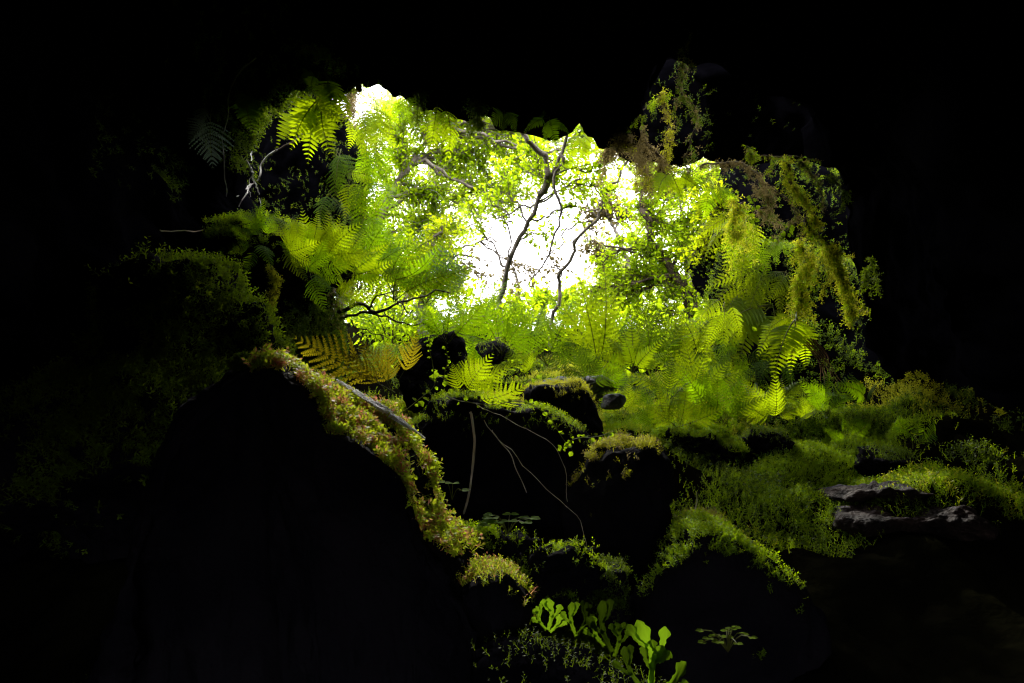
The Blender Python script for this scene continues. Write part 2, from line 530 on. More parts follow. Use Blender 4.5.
def leaves(pos, D, N, size, cup=0.25, wid=0.55):
    """Oval leaves with a folded midrib: pos = stalk end, D = pointing direction, N = rough facing."""
    n = len(pos)
    D = nrm(D)
    X = nrm(np.cross(D, N))
    Z = np.cross(X, D)
    s = np.broadcast_to(np.asarray(size, float), (n,))[:, None]
    def pt(u, v, w):
        return pos + s * (D * v + X * u * wid + Z * w)
    V = np.stack([pt(0, 0, 0), pt(0, 0.5, -cup * .3), pt(0, 1, -cup * .5), pt(.42, .25, cup * .35), pt(.46, .62, cup * .3), pt(-.42, .25, cup * .35), pt(-.46, .62, cup * .3)], 1)
    f = np.array([[0, 3, 1], [3, 4, 1], [1, 4, 2], [0, 1, 5], [5, 1, 6], [1, 2, 6]])
    F = (np.arange(n) * 7)[:, None, None] + f[None]
    return V.reshape(-1, 3), F.reshape(-1, 3)


def boulder(label, px, py, d, rx, ry, rz, seed, moss=0, mmat="moss", mlen=0.03, nz=0.35, mat="rock", sub=5, rough=0.06, rot=0.0, planes=16,
            name="boulder", group=None, extra=None, mfreq=5.0):
    c = at(px, py, d)
    V, F = boulder_geo(c, (rx * d / FOC, rz, ry * d / FOC), seed, sub, planes, rough=rough, rot=rot)
    o = Geo().add(V, F).build(name, M[mat], origin=c, smooth=True)
    tag(o, label, "rock", group)
    solid(V, F)
    if moss:
        def w(C, N):
            return np.clip((N[:, 2] - nz) * 3, 0, 1) * np.clip(0.45 + 1.1 * fbm(C, mfreq, 3, seed + 3), 0.03, 1)
        p, N = sample(V, F, moss, w)
        mv, mf = sprigs(p, N, mlen)
        tag(Geo().add(mv, mf).build("moss", M[mmat], parent=o, origin=c), kind="stuff")
        if extra:
            p, N = sample(V, F, extra[1], w)
            mv, mf = sprigs(p, N, mlen * 1.2)
            tag(Geo().add(mv, mf).build("moss", M[extra[0]], parent=o, origin=c), kind="stuff")
    return o, V, F


# big foreground rock: a ridge whose top tilts to the camera, above a sheer dark face
Sx = [(-140, 780, 1.9), (30, 730, 1.9), (116, 620, 1.9), (138, 500, 1.95), (176, 404, 2.0), (235, 363, 2.05), (270, 356, 2.1), (300, 362, 2.1), (335, 383, 2.1), (370, 404, 2.1),
      (400, 428, 2.05), (416, 456, 2.0), (426, 500, 1.95), (436, 532, 1.9), (462, 556, 1.85), (490, 600, 1.85)]
Fx = [(-140, 840, 1.6), (30, 790, 1.6), (112, 680, 1.6), (136, 545, 1.62), (174, 440, 1.64), (225, 384, 1.66), (262, 369, 1.70), (288, 382, 1.66), (312, 404, 1.62), (330, 436, 1.60),
      (364, 452, 1.60), (394, 466, 1.62), (414, 500, 1.62), (426, 538, 1.62), (450, 572, 1.60), (478, 630, 1.58)]


def shift(L, dpx, dpy, dd):
    return [(a + dpx, b + dpy, c + dd) for a, b, c in L]


Sp, Fp = pts(*Sx), pts(*Fx)
rows = [pts(*shift(Sx, 10, 300, 0.75)), pts(*shift(Sx, 12, 120, 0.55)), pts(*shift(Sx, 4, 22, 0.22)), Sp, 0.5 * (Sp + Fp) + np.array([0, 0, 0.012]), Fp,
        pts(*shift(Fx, -4, 22, -0.015)), pts(*shift(Fx, -8, 120, 0.03)), pts(*shift(Fx, -10, 420, -0.1))]
rows = np.array([spline(r, 300) for r in rows])
seg = [10, 14, 12, 22, 22, 8, 16, 14]
B = []
for k in range(len(rows) - 1):
    for t in np.linspace(0, 1, seg[k], endpoint=False):
        B.append(rows[k] * (1 - t) + rows[k + 1] * t)
B.append(rows[-1])
B = np.array(B)
BN = grid_normals(B)
fl = B.reshape(-1, 3)
am = 0.035 * fbm(fl, 4.0, 4, 61) + 0.02 * np.abs(fbm(fl, 14.0, 3, 71))
fl = fl + BN.reshape(-1, 3) * am[:, None]
B = fl.reshape(B.shape)
FGV, FGF = fl, grid_faces(*B.shape[:2])
fg_o = at(300, 600, 1.8)
fg = Geo().add(FGV, FGF).build("boulder", M["rock"], origin=fg_o, smooth=True)
tag(fg, "huge black rock in front, its sloping right edge thick with pink and yellow moss", "rock")
solid(FGV, FGF)
r0, r1 = sum(seg[:2]) + 6, sum(seg[:5]) - 1


def grid_sub(P, ra, rb, ca, cb):
    Q = P[ra:rb, ca:cb]
    return Q.reshape(-1, 3), grid_faces(Q.shape[0], Q.shape[1])


def upfix(p, N):
    N = np.where((N[:, 2:3] < 0) & (np.abs(N[:, 2:3]) > 0.2), -N, N)
    return p, np.where(N[:, 1:2] > 0.6, -N, N)


c0 = int(300 * 5.8 / 15)
QV, QF = grid_sub(B, r0, r1, c0, 300)
p, N = sample(QV, QF, 5200, lambda C, N: np.clip(0.6 + 1.2 * fbm(C, 16, 2, 7), 0.02, 1) * np.clip((C[:, 2] + 0.27) / 0.24, 0.04, 1) * np.where(fbm(C, 10, 3, 57) + 1.8 * (C[:, 2] + 0.02) > -0.12, 1, 0.02))
p, N = upfix(p, N)
gm = Geo()
gm.add(*sprigs(p, N, 0.022, nleaf=9, up=0.45, rnd=0.35, spread=1.1, lw=0.24, ll=0.62, f0=0.45, f1=1.0))
p, N = upfix(*sample(QV, QF, 2600, lambda C, N: np.clip(0.2 + 1.4 * fbm(C, 9, 2, 19), 0.0, 1) * np.clip((C[:, 2] + 0.27) / 0.24, 0.04, 1) * np.where(fbm(C, 10, 3, 57) + 1.8 * (C[:, 2] + 0.02) > -0.12, 1, 0.02)))
gm.add(*sprigs(p, N, 0.036, nleaf=8, up=0.3, rnd=0.6, spread=0.8, lw=0.18, ll=0.45, f0=0.3, f1=1.0))
tag(gm.build("moss", M["sphag"], parent=fg, origin=fg_o), kind="stuff")
QV, QF = grid_sub(B, r0, r1 - 14, int(300 * 1.5 / 15), c0 + 4)
p, N = upfix(*sample(QV, QF, 3500, lambda C, N: np.clip(0.3 + 1.2 * fbm(C, 7, 2, 23), 0, 1) * (C[:, 0] > -0.74)))
tag(Geo().add(*sprigs(p, N, 0.03)).build("moss", M["mossd"], parent=fg, origin=fg_o), kind="stuff")

# other rocks
boulder("low dark rock with a rounded mossy top, right below the huge front rock", 492, 622, 1.75, 50, 70, 0.16, 3, 500, "sphag", 0.024, 0.55, mfreq=12)
boulder("dark rock at the bottom edge, lobed green blades growing along its top", 556, 728, 1.45, 105, 84, 0.22, 5, 260, "mossd", 0.02, 0.45, rot=R(25), mat="cave")
boulder("broad blue black boulder with a fern on its top in the middle", 498, 462, 3.0, 100, 80, 0.32, 8, 1300, "moss", 0.024, 0.6, planes=12)
boulder("rounded dark boulder with a thin rim of lit moss, behind the middle boulder", 566, 425, 3.35, 42, 42, 0.26, 12, 1700, "mossy", 0.024, 0.4)
boulder("tall black boulder with a domed top fringed by tan and green moss", 634, 518, 2.6, 56, 92, 0.22, 21, 1100, "mossy", 0.024, 0.6, extra=("mossb", 200))
boulder("dark sloping boulder at lower right with moss along its upper edge", 716, 640, 2.25, 104, 112, 0.26, 27, 1700, "moss", 0.026, 0.5, rot=R(30))
boulder("rubble heap grown over with moss below the middle boulder", 518, 580, 2.15, 66, 44, 0.2, 94, 3000, "moss", 0.024, 0.0, rough=0.2, mfreq=11)
boulder("mossy stone between the rubble heap and the foot of the tall boulder", 586, 598, 2.15, 36, 34, 0.14, 97, 1500, "mossd", 0.024, 0.1, rough=0.2, mfreq=11)
boulder("mossy dark boulder on the slope right of the tall boulder", 694, 448, 3.7, 34, 18, 0.25, 31, 2600, "moss", 0.032, -0.5, rough=0.16)
boulder("small mossy lump beside the right foot of the tall boulder", 704, 538, 2.5, 20, 26, 0.11, 37, 600, "mossy", 0.02, 0.2, extra=("mossb", 200))
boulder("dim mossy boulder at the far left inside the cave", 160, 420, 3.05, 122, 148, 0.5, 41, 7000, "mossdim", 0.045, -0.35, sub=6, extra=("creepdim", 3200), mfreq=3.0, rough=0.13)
boulder("dark pointed rock left of the arching fern, above the middle boulder", 440, 372, 3.9, 34, 44, 0.25, 44, 300, "mossd", 0.03, 0.4)
boulder("flat grey stone on the slope behind the rounded boulder", 570, 388, 4.0, 38, 13, 0.2, 47, 250, "moss", 0.02, 0.5, mat="grey", name="stone")
boulder("small grey stone beside the right shoulder of the rounded boulder", 613, 402, 3.7, 12, 8, 0.08, 51, 120, "moss", 0.02, 0.5, mat="grey", name="stone")
boulder("small dark stone among ferns above the arching fern", 494, 353, 4.6, 16, 15, 0.15, 53, 200, "moss", 0.02, 0.3, name="stone")
boulder("flat rusty brown slab at the right edge of the moss, uppermost of two", 874, 494, 3.05, 36, 10, 0.26, 57, 0, mat="slab", rough=0.08, planes=10, name="rock_slab")
boulder("wide rusty brown slab lying lower and nearer at right", 905, 521, 2.9, 60, 16, 0.3, 63, 0, mat="slab", rough=0.08, planes=12, name="rock_slab", sub=6)
boulder("small dark stone poking out of the right moss bank, nearest the tall boulder", 764, 442, 3.6, 24, 13, 0.16, 101, 500, "mossd", 0.028, 0.5, rough=0.14, mfreq=9, name="stone")
boulder("dark stone in the moss just above the uppermost rusty slab", 884, 462, 3.45, 24, 14, 0.16, 105, 400, "mossd", 0.028, 0.5, rough=0.14, mfreq=9, name="stone")
boulder("undercut dark rock ledge on the left wall, topped with small ferns", 285, 268, 4.2, 58, 42, 0.5, 67, 2600, "moss", 0.035, 0.0)
boulder("fern covered rock face forming the right side of the opening", 802, 352, 5.9, 88, 112, 0.7, 81, 5200, "mossd", 0.05, -0.5, sub=6, mat="cave", extra=("moss", 2600))
boulder("upper mossy rock on the right side of the opening, under the hanging moss", 784, 220, 7.2, 80, 112, 0.6, 83, 2200, "mossd", 0.05, -0.5, sub=6, mat="cave", extra=("moss", 900))
boulder("tall dark rock face with hanging ferns forming the left side of the opening", 296, 190, 5.35, 74, 150, 0.45, 87, 1800, "mossd", 0.04, -0.6, sub=6, mat="cave", extra=("moss", 150))

boulder("added black rock closing the roof slot behind the hanging moss at upper right", 748, 70, 5.5, 150, 118, 0.5, 91, 500, "mossd", 0.05, -0.8, sub=6, mfreq=2.0, mat="cave")  # added to keep the view through the skylight slot dark

boulder("black roof rock hanging lowest between the tan drapes and the moss strands", 672, 118, 5.1, 52, 58, 0.35, 93, 400, "mossd", 0.05, -0.8, mfreq=2.0, mat="cave")

bvh = BVHTree.FromPolygons(np.concatenate(BVH_V).tolist(), np.concatenate(BVH_F).tolist())


def hit(px, py, back=0.0, default=5.0):
    """Where the sight line through (px, py) meets rock or ground: distance in metres."""
    d = nrm(at(px, py, 1.0))
    h = bvh.ray_cast(Vector((0, 0, 0)), Vector(d))
    if h[0] is None:
        return default
    return float(np.dot(np.array(h[0]), FWD)) - back


def floor_at(x, y):
    return float(ground_z([[x, y]])[0])


# ------------------------------------------------------------------ moss on ground and walls
def gmask(x0, x1, y0, y1):
    k = (GV[GF].mean(1)[:, 0] > x0) & (GV[GF].mean(1)[:, 0] < x1) & (GV[GF].mean(1)[:, 1] > y0) & (GV[GF].mean(1)[:, 1] < y1)
    return GF[k]


Gn = gmask(-1.25, 3.2, 1.5, 6.5)
w = lambda C, N: np.clip(0.55 + 1.3 * fbm(C, 3.0, 3, 91), 0.03, 1) * np.clip(1.25 - 0.1 * C[:, 1], 0.2, 1) * np.clip(1 - (C[:, 0] - 2.1) * 2.5, 0, 1) * np.clip((4.7 - C[:, 1]) * 2 + C[:, 0] * .8, 0.08, 1) * np.where(C[:, 0] > 0.3, np.clip((C[:, 1] - 2.78) * 2.5, 0.0, 1), 1)
gm = Geo()
p, N = sample(GV, Gn, 80000, w)
gm.add(*sprigs(p, N, 0.036, nleaf=7, up=0.6, rnd=0.6, lw=0.085, ll=0.34), 0)
p, N = sample(GV, Gn, 14000, lambda C, N: np.clip(0.1 + 1.6 * fbm(C, 2.2, 3, 131), 0, 1) * np.clip((C[:, 1] - 2.78) * 1.5, 0.0, 1))
gm.add(*sprigs(p, N, 0.045, nleaf=7, up=0.8, rnd=0.5), 1)
p, N = sample(GV, Gn, 14000, lambda C, N: np.clip(0.1 + 1.6 * fbm(C, 2.6, 3, 151), 0, 1) * np.clip((C[:, 1] - 2.78) * 1.5, 0.0, 1))
gm.add(*sprigs(p, N, 0.05, nleaf=6, up=0.4, rnd=0.7), 2)
tag(gm.build("moss_carpet", [M["moss"], M["mossy"], M["mossd"]]), "feathery green moss carpeting the ground between the boulders", "moss", kind="stuff")

# wall moss: thick by the opening, thinning inward
PV, PF = grid_sub(S, SR[3] + 6, SR[6] + 8, 0, 260)
ccen = np.array([0.0, 4.6, 1.0])
vis = lambda C, N: np.clip((C[:, 1] - 3.35) * 0.9, 0.02, 1) * np.clip(0.2 + 1.6 * fbm(C, 2.6, 3, 201), 0.0, 1) * np.where(np.abs(C[:, 0]) > 0.85, 1.0, 0.12) * np.where(C[:, 0] > 0, np.clip((C[:, 1] - 4.35) * 2, 0, 1) * (C[:, 0] < 1.9), 0.5)
inward = lambda p, N: (p, np.where(((ccen - p) * N).sum(1)[:, None] < 0, -N, N))
gm = Geo()
p, N = inward(*sample(PV, PF, 16000, vis))
gm.add(*sprigs(p, N, 0.05, nleaf=6, up=-0.9, rnd=0.5), 0)
p, N = inward(*sample(PV, PF, 9000, lambda C, N: vis(C, N) * (C[:, 0] > 0.5)))
gm.add(*sprigs(p, N, 0.055, nleaf=6, up=-1.2, rnd=0.5), 1)
tag(gm.build("wall_moss", [M["mossd"], M["moss"]]), "patchy dark moss growing on the cave walls around the opening", "moss", kind="stuff")

# ------------------------------------------------------------------ fern fronds
def frond_geo(seed, bow=0.18, width=0.27, npair=20, lobes=9, sweep=0.35, droop=0.25, stipe=0.2, style="lacy", side=0.0):
    r_ = np.random.default_rng(seed)
    g = Geo()
    n = 28
    t = np.linspace(0, 1, n)
    mid = np.stack([side * np.sin(t * math.pi) * 0.5, t, bow * (1 - (2 * t - 1) ** 2) * (1 + 0.25 * (0.5 - t))], 1)
    tube(mid, 0.0075 * (1 - 0.85 * t), 3, g, 1)
    def rach(s):
        return np.array([np.interp(s, t, mid[:, k]) for k in range(3)])
    for i in range(npair):
        s = (i + 0.3) / npair
        tt = stipe + (1 - stipe) * s
        prof = min(1.0, 0.62 + s * 2.6) * max(0.05, (1 - s)) ** 0.95
        o = rach(tt)
        tg = nrm(rach(min(1, tt + 0.03)) - rach(max(0, tt - 0.03)))
        for sg in (-1, 1):
            Lp = width * prof * r_.uniform(0.86, 1.1)
            sw = sweep + 0.35 * s + r_.normal() * 0.06
            x = np.array([sg, 0, 0.0])
            up = np.cross(x, tg) * sg
            dr = droop * r_.uniform(0.5, 1.4)
            k = np.linspace(0, 1, lobes + 1)
            cv = 0.25 * k * k * Lp
            P = o + np.outer(k * Lp, x * math.cos(sw)) + np.outer(k * Lp * math.sin(sw) + cv * 0.6, tg) - np.outer(dr * k * k * Lp, up)
            T = nrm(np.gradient(P, axis=0))
            gap = (1 - stipe) / npair
            if style == "lacy":
                hw = min(gap * 0.44, Lp * 0.22) * (1 - k[:-1] * 0.93) ** 0.55
                Nn_ = nrm(np.cross(T, up))[:-1]
                st = P[1:] - P[:-1]
                for sd in (-1, 1):
                    A, Bq = P[:-1], P[:-1] + st * 0.92
                    tipd = Nn_ * sd * hw[:, None] + st * 0.75
                    z = up * (-0.25 * hw[:, None])
                    C1 = A + tipd * 0.92 + st * 0.05 + z
                    C2 = A + tipd * 0.95 + st * 0.5 + z
                    V = np.stack([A, Bq, C2, C1], 1).reshape(-1, 3)
                    b = np.arange(len(A)) * 4
                    F = np.concatenate([np.stack([b, b + 1, b + 2], 1), np.stack([b, b + 2, b + 3], 1)])
                    g.add(V, F, 0)
            else:
                hw = min(gap * 0.46, Lp * 0.2) * np.sin(np.clip(k * 0.93 + 0.13, 0, 1) * math.pi) ** 0.7
                hw[-1] = 0.001
                Nn_ = nrm(np.cross(T, up))
                a_, b_ = P + Nn_ * hw[:, None] - up * hw[:, None] * .2, P - Nn_ * hw[:, None] - up * hw[:, None] * .2
                V = np.concatenate([P, a_, b_])
                m_ = len(k)
                q = np.arange(m_ - 1)
                F = np.concatenate([np.stack([q, q + 1, q + 1 + m_], 1), np.stack([q, q + 1 + m_, q + m_], 1),
                                    np.stack([q, q + 2 * m_, q + 1 + 2 * m_], 1), np.stack([q, q + 1 + 2 * m_, q + 1], 1)])
                g.add(V, F, 0)
    return g


_fr = {}
STY = {
    "lacy": [dict(bow=0.14, width=0.29, sweep=0.3, npair=14, lobes=7), dict(bow=0.2, width=0.26, droop=0.4, npair=15, lobes=7), dict(bow=0.09, width=0.31, npair=13, lobes=7, side=0.08),
             dict(bow=0.22, width=0.24, npair=16, lobes=6, side=-0.07, droop=0.5)],
    "sword": [dict(bow=0.16, width=0.19, npair=16, lobes=6, sweep=0.2, style="sword"), dict(bow=0.24, width=0.17, npair=17, lobes=6, sweep=0.28, droop=0.45, style="sword"),
              dict(bow=0.1, width=0.21, npair=14, lobes=6, sweep=0.35, style="sword", side=0.08)],
    "broad": [dict(bow=0.12, width=0.40, npair=12, lobes=9, sweep=0.4, stipe=0.28), dict(bow=0.2, width=0.36, npair=13, lobes=9, sweep=0.45, droop=0.4, stipe=0.25)],
}


def frond_mesh(style, mat):
    k = random.randrange(len(STY[style]))
    key = (style, k, mat)
    if key not in _fr:
        _fr[key] = frond_geo(100 + k, **STY[style][k]).mesh("frond", [M[mat], M["rachis"]])
    return _fr[key]


TOCAM = np.array([0, 0, 0.0])


def frond_matrix(A, Bp, hint, wscale):
    A, Bp = np.asarray(A), np.asarray(Bp)
    y = Bp - A
    L = np.linalg.norm(y)
    y = y / L
    z = hint - y * np.dot(hint, y)
    z = nrm(z)
    x = np.cross(y, z)
    m = np.eye(4)
    m[:3, 0], m[:3, 1], m[:3, 2], m[:3, 3] = x * L * wscale, y * L, z * L, A
    return m


nferns = [0]


def fern(label, base, tips, style="lacy", mat="fern", group=None, face=0.5, name="fern", wsc=1.0):
    """A fern: an Empty at its root and one frond per tip; face = how far blades turn their upper side to the light."""
    base = np.asarray(base)
    e = empty(name, base, label, "fern", group)
    nferns[0] += 1
    for tp in tips:
        A = base + rng.normal(size=3) * 0.012
        L = np.linalg.norm(tp - A)
        hint = np.array([0, 0, 1.0]) * (1 - face) + nrm(-A) * face + rng.normal(size=3) * 0.28
        me = frond_mesh(style, mat)
        o = bpy.data.objects.new("frond", me)
        col.objects.link(o)
        o.parent = e
        W = frond_matrix(A, tp, hint, wsc * random.uniform(0.85, 1.15))
        W[:3, 3] -= base
        o.matrix_basis = Matrix(W.tolist())
    return e


def wfern(label, b, tips, d=None, back=0.05, dd=0.12, dmax=5.6, **kw):
    """Fern rooted where the sight line through b meets the wall (or at distance d), tips given by picture position."""
    dist = min(d if d is not None else 99.0, hit(b[0], b[1], back), dmax)
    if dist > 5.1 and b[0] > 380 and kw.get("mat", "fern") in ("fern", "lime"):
        kw["mat"] = kw.get("mat", "fern") + "_out"      # in the open: copy with its colour lowered against the strong light
    tp = [at(x, y, dist + random.uniform(-dd, dd) - 0.04) for x, y in tips]
    return fern(label, at(b[0], b[1], dist), tp, **kw)


def fan(b, R0, n, a0, a1, jit=0.18):
    """n tip positions round b; angles in degrees, 0 = right, 90 = up."""
    out = []
    for k in range(n):
        a = math.radians(a0 + (a1 - a0) * (k + 0.5) / n + random.uniform(-8, 8))
        r = R0 * random.uniform(1 - jit, 1 + jit)
        out.append((b[0] + r * math.cos(a), b[1] - r * math.sin(a)))
    return out


# left wall
wfern("fern with toothed lit fronds hanging highest on the left wall", (321, 76), [(346, 126), (332, 136), (298, 84), (312, 96)], style="sword", mat="lime", wsc=1.8, face=.9)
wfern("large crisp fern hanging in front of the dark branch on the left wall", (322, 88), [(290, 152), (334, 160), (352, 138), (308, 166)], d=4.15, style="sword", mat="lime", wsc=1.6, face=.9)
wfern("fern below a dark branch on the left wall, two long fronds pointing down", (310, 116), [(326, 158), (294, 184), (276, 158), (318, 150)], style="sword", mat="lime", wsc=1.8, face=.9)
wfern("dim fern hanging in shadow on the left wall beside pale roots", (250, 94), [(270, 130), (256, 140), (236, 120)], style="sword", mat="deep", wsc=1.4, face=.8)
wfern("faint grey fern hanging at the far left of the wall", (206, 106), [(213, 170), (187, 142), (198, 130)], style="broad", mat="greyleaf", face=.8)
wfern("small brownish fern between the hanging fern and the dim one", (293, 92), [(301, 117), (284, 114)], style="sword", mat="brown", wsc=1.4, face=.8)
wfern("bright fern curtain at the top left corner of the sky gap", (374, 98), [(398, 152), (362, 160), (386, 138), (378, 170), (402, 128)], d=4.95, mat="lime", face=.7)
wfern("bright fern spilling over the left edge of the sky gap, middle of three", (374, 136), [(402, 180), (352, 186), (382, 196), (366, 202), (396, 160)], d=4.95, mat="fern", face=.7)
wfern("bright fern spilling over the left edge of the sky gap, lowest of three", (368, 178), [(400, 222), (348, 228), (380, 240), (362, 240), (408, 200)], d=4.9, mat="fern", face=.7)
wfern("lime fern hanging between the tall left rock face and the leftmost sky", (362, 110), [(380, 158), (348, 152), (366, 170), (390, 146)], d=4.9, mat="lime", face=.7)
wfern("dense bright fern low on the right edge of the tall left rock face", (366, 214), [(392, 262), (346, 262), (374, 272), (404, 246), (352, 246)], d=4.9, mat="fern", face=.7)
wfern("feathery fern leaning out from the middle of the tall left rock face", (348, 176), [(384, 200), (378, 214), (366, 226), (390, 186), (344, 222)], d=4.9, mat="lime", face=.7)
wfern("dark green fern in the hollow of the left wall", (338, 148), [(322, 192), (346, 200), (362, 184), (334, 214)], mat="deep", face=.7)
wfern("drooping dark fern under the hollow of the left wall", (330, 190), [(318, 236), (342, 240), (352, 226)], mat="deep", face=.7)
wfern("small lit fern at the left tip of the rock ledge", (262, 238), [(238, 208), (252, 200), (264, 196), (280, 208), (240, 228)], d=4.0, mat="fern", face=.5)
wfern("bright fern with upright broad fronds on the rock ledge", (306, 252), [(318, 208), (334, 220), (292, 216), (346, 228), (278, 226)], d=4.0, style="sword", mat="lime", wsc=1.6, face=.7)
wfern("lit fern spreading from the right end of the rock ledge", (330, 272), fan((330, 272), 52, 6, 0, 150), d=4.15, mat="fern", face=.6)
wfern("large bright fern leaning right of the rock ledge", (356, 292), fan((356, 292), 74, 8, 10, 165), d=4.6, mat="fern", face=.6)
wfern("large bright fern standing over the dark twigs", (396, 300), fan((396, 300), 80, 8, 15, 165), d=5.0, mat="lime", face=.6)
wfern("bright fern left of the sky gap, below the left canopy", (426, 306), fan((426, 306), 70, 8, 20, 170), d=5.4, mat="fern", face=.6)
wfern("bluish green fern drooping beside the lower left of the sky gap", (470, 262), [(404, 262), (412, 286), (430, 300), (452, 304)], d=5.3, mat="blue", face=.5)
wfern("bright feathery fern right of the tall left rock face, beside the bluish fern", (392, 278), fan((392, 278), 62, 7, 20, 160), d=4.8, mat="fern", face=.8)
wfern("lit fern overhanging the dark twigs from the rock ledge", (346, 276), fan((346, 276), 58, 6, -20, 130), d=4.3, style="sword", mat="lime", wsc=1.4, face=.8)
# top rim
wfern("yellow green fern hanging from the cave roof, left of the bare branch", (438, 100), [(430, 158), (446, 168), (440, 140), (452, 150)], d=4.75, mat="lime", face=.8)
wfern("small fern on the rim beside the roof corner at upper left", (404, 96), [(392, 122), (410, 128), (418, 116)], d=4.85, mat="fern", face=.8)
wfern("leafy fern on the rim just above the curved dark branch", (548, 118), [(520, 138), (560, 152), (572, 138), (540, 146), (530, 112)], d=4.6, style="sword", mat="fern", wsc=1.6, face=.7)
wfern("fern hanging under the rim right of the curved dark branch", (580, 136), [(566, 164), (592, 168), (600, 152), (576, 176)], d=4.6, style="sword", mat="lime", wsc=1.6, face=.7)
wfern("small dark fern on the rim above the middle of the sky gap", (506, 112), [(488, 128), (516, 136), (500, 140)], d=4.7, mat="deep", face=.8)
# right wall
wfern("lit fern on the roof edge below the hanging moss strands", (672, 172), [(644, 186), (690, 176), (656, 204), (684, 206), (702, 190)], d=4.5, style="sword", mat="lime", wsc=1.5, face=.6)
wfern("fern under the tan mossy branch at upper right", (716, 182), [(690, 204), (704, 222), (728, 214), (740, 200)], d=4.6, mat="fern", face=.7)
wfern("yellow fern hanging in front of the right canopy", (744, 214), [(704, 262), (722, 276), (740, 282), (756, 268), (690, 240)], mat="lime", face=.7)
wfern("large lit fern on the right wall with fronds sweeping left", (768, 262), [(700, 290), (706, 312), (724, 326), (742, 330), (716, 270)], mat="lime", face=.8)
wfern("large lit fern lower on the right wall above the moss bank", (772, 306), [(704, 338), (720, 358), (738, 366), (760, 372), (712, 318)], style="sword", mat="lime", wsc=1.7, face=.8)
wfern("bright fern hanging over the yellow moss clump on the right", (752, 236), [(722, 268), (736, 288), (756, 296), (770, 284), (716, 250)], mat="fern", face=.8)
wfern("lit fern between the two large ferns on the right wall, tips down", (748, 288), [(716, 330), (732, 344), (752, 346), (766, 330)], style="sword", mat="lime", wsc=1.5, face=.8)
wfern("fern low on the right wall just above the grey leaved fern", (744, 350), fan((744, 350), 46, 7, 140, 350), mat="fern", face=.8)
wfern("fern hanging behind the broad bright moss drape", (788, 272), [(766, 306), (780, 322), (798, 326), (756, 290)], mat="lime", face=.8)
wfern("lime fern at the foot of the right wall beside the big arching fern", (716, 376), fan((716, 376), 50, 7, 20, 190), mat="lime", face=.7)
wfern("fern with long narrow leaflets hanging beside the red roots", (796, 316), [(772, 388), (790, 376), (806, 370), (756, 360), (762, 336)], d=4.2, style="sword", mat="lime", wsc=1.7, face=.7)
wfern("fern arching low at right with one bright curved frond", (866, 402), [(806, 396), (824, 384), (848, 372), (880, 380)], d=4.0, style="sword", mat="fern", wsc=1.5, face=.4)
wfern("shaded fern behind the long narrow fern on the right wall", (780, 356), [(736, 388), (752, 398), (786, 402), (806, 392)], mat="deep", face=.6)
wfern("small pale grey leaved fern at the foot of the right wall", (752, 398), [(738, 382), (756, 380), (768, 394), (740, 400)], d=4.4, style="sword", mat="greyleaf", wsc=1.6, face=.5)
wfern("low fern on the moss bank below the right wall", (726, 404), fan((726, 404), 34, 6, 5, 175), d=4.5, mat="fern", face=.5)
wfern("low bright fern at the left end of the right moss bank", (690, 392), fan((690, 392), 40, 6, 10, 170), d=4.9, mat="lime", face=.5)
# middle slope
wfern("arching bright fern on top of the middle boulder", (466, 398), [(528, 384), (514, 364), (494, 352), (474, 350), (452, 362)], d=2.95, style="broad", mat="lime", face=.6)
wfern("bronze fern with wide fronds behind the mossy front rock", (394, 392), [(292, 336), (330, 346), (418, 326), (356, 334), (388, 336)], d=2.7, style="broad", mat="brown", face=.95, wsc=.75)
wfern("fern at the foot of the slope behind the dark pointed rock", (448, 344), fan((448, 344), 56, 7, 15, 165), d=5.6, mat="fern", face=.6)
wfern("fern with broad upright fronds under the middle of the sky gap", (500, 352), fan((500, 352), 62, 7, 15, 165), d=5.6, style="broad", mat="fern", face=.6)
wfern("fern between the flat grey stone and the sky gap", (548, 366), fan((548, 366), 70, 8, 12, 168), d=5.3, mat="fern", face=.6)
wfern("tallest upright fern right of the sky gap with yellow green fronds", (598, 372), [(576, 268), (602, 254), (626, 280), (650, 316), (556, 300), (640, 340)], d=5.2, mat="lime", face=.6)
wfern("big fern arching right of the tallest fern", (650, 378), fan((650, 378), 84, 8, 12, 160), d=5.3, mat="fern", face=.6)
wfern("fern between the big arching fern and the right wall", (694, 366), fan((694, 366), 66, 7, 30, 170), d=5.4, mat="lime", face=.6)
wfern("low fern over the grey stones on the slope", (610, 392), fan((610, 392), 42, 6, 10, 170), d=4.6, mat="fern", face=.5)
wfern("low dark fern beside the mossy boulder on the slope", (664, 402), fan((664, 402), 44, 6, 10, 170), d=4.3, mat="deep", face=.5)
wfern("small fern in front of the small dark stone above the middle boulder", (520, 376), fan((520, 376), 36, 6, 10, 170), d=4.5, mat="lime", face=.5)

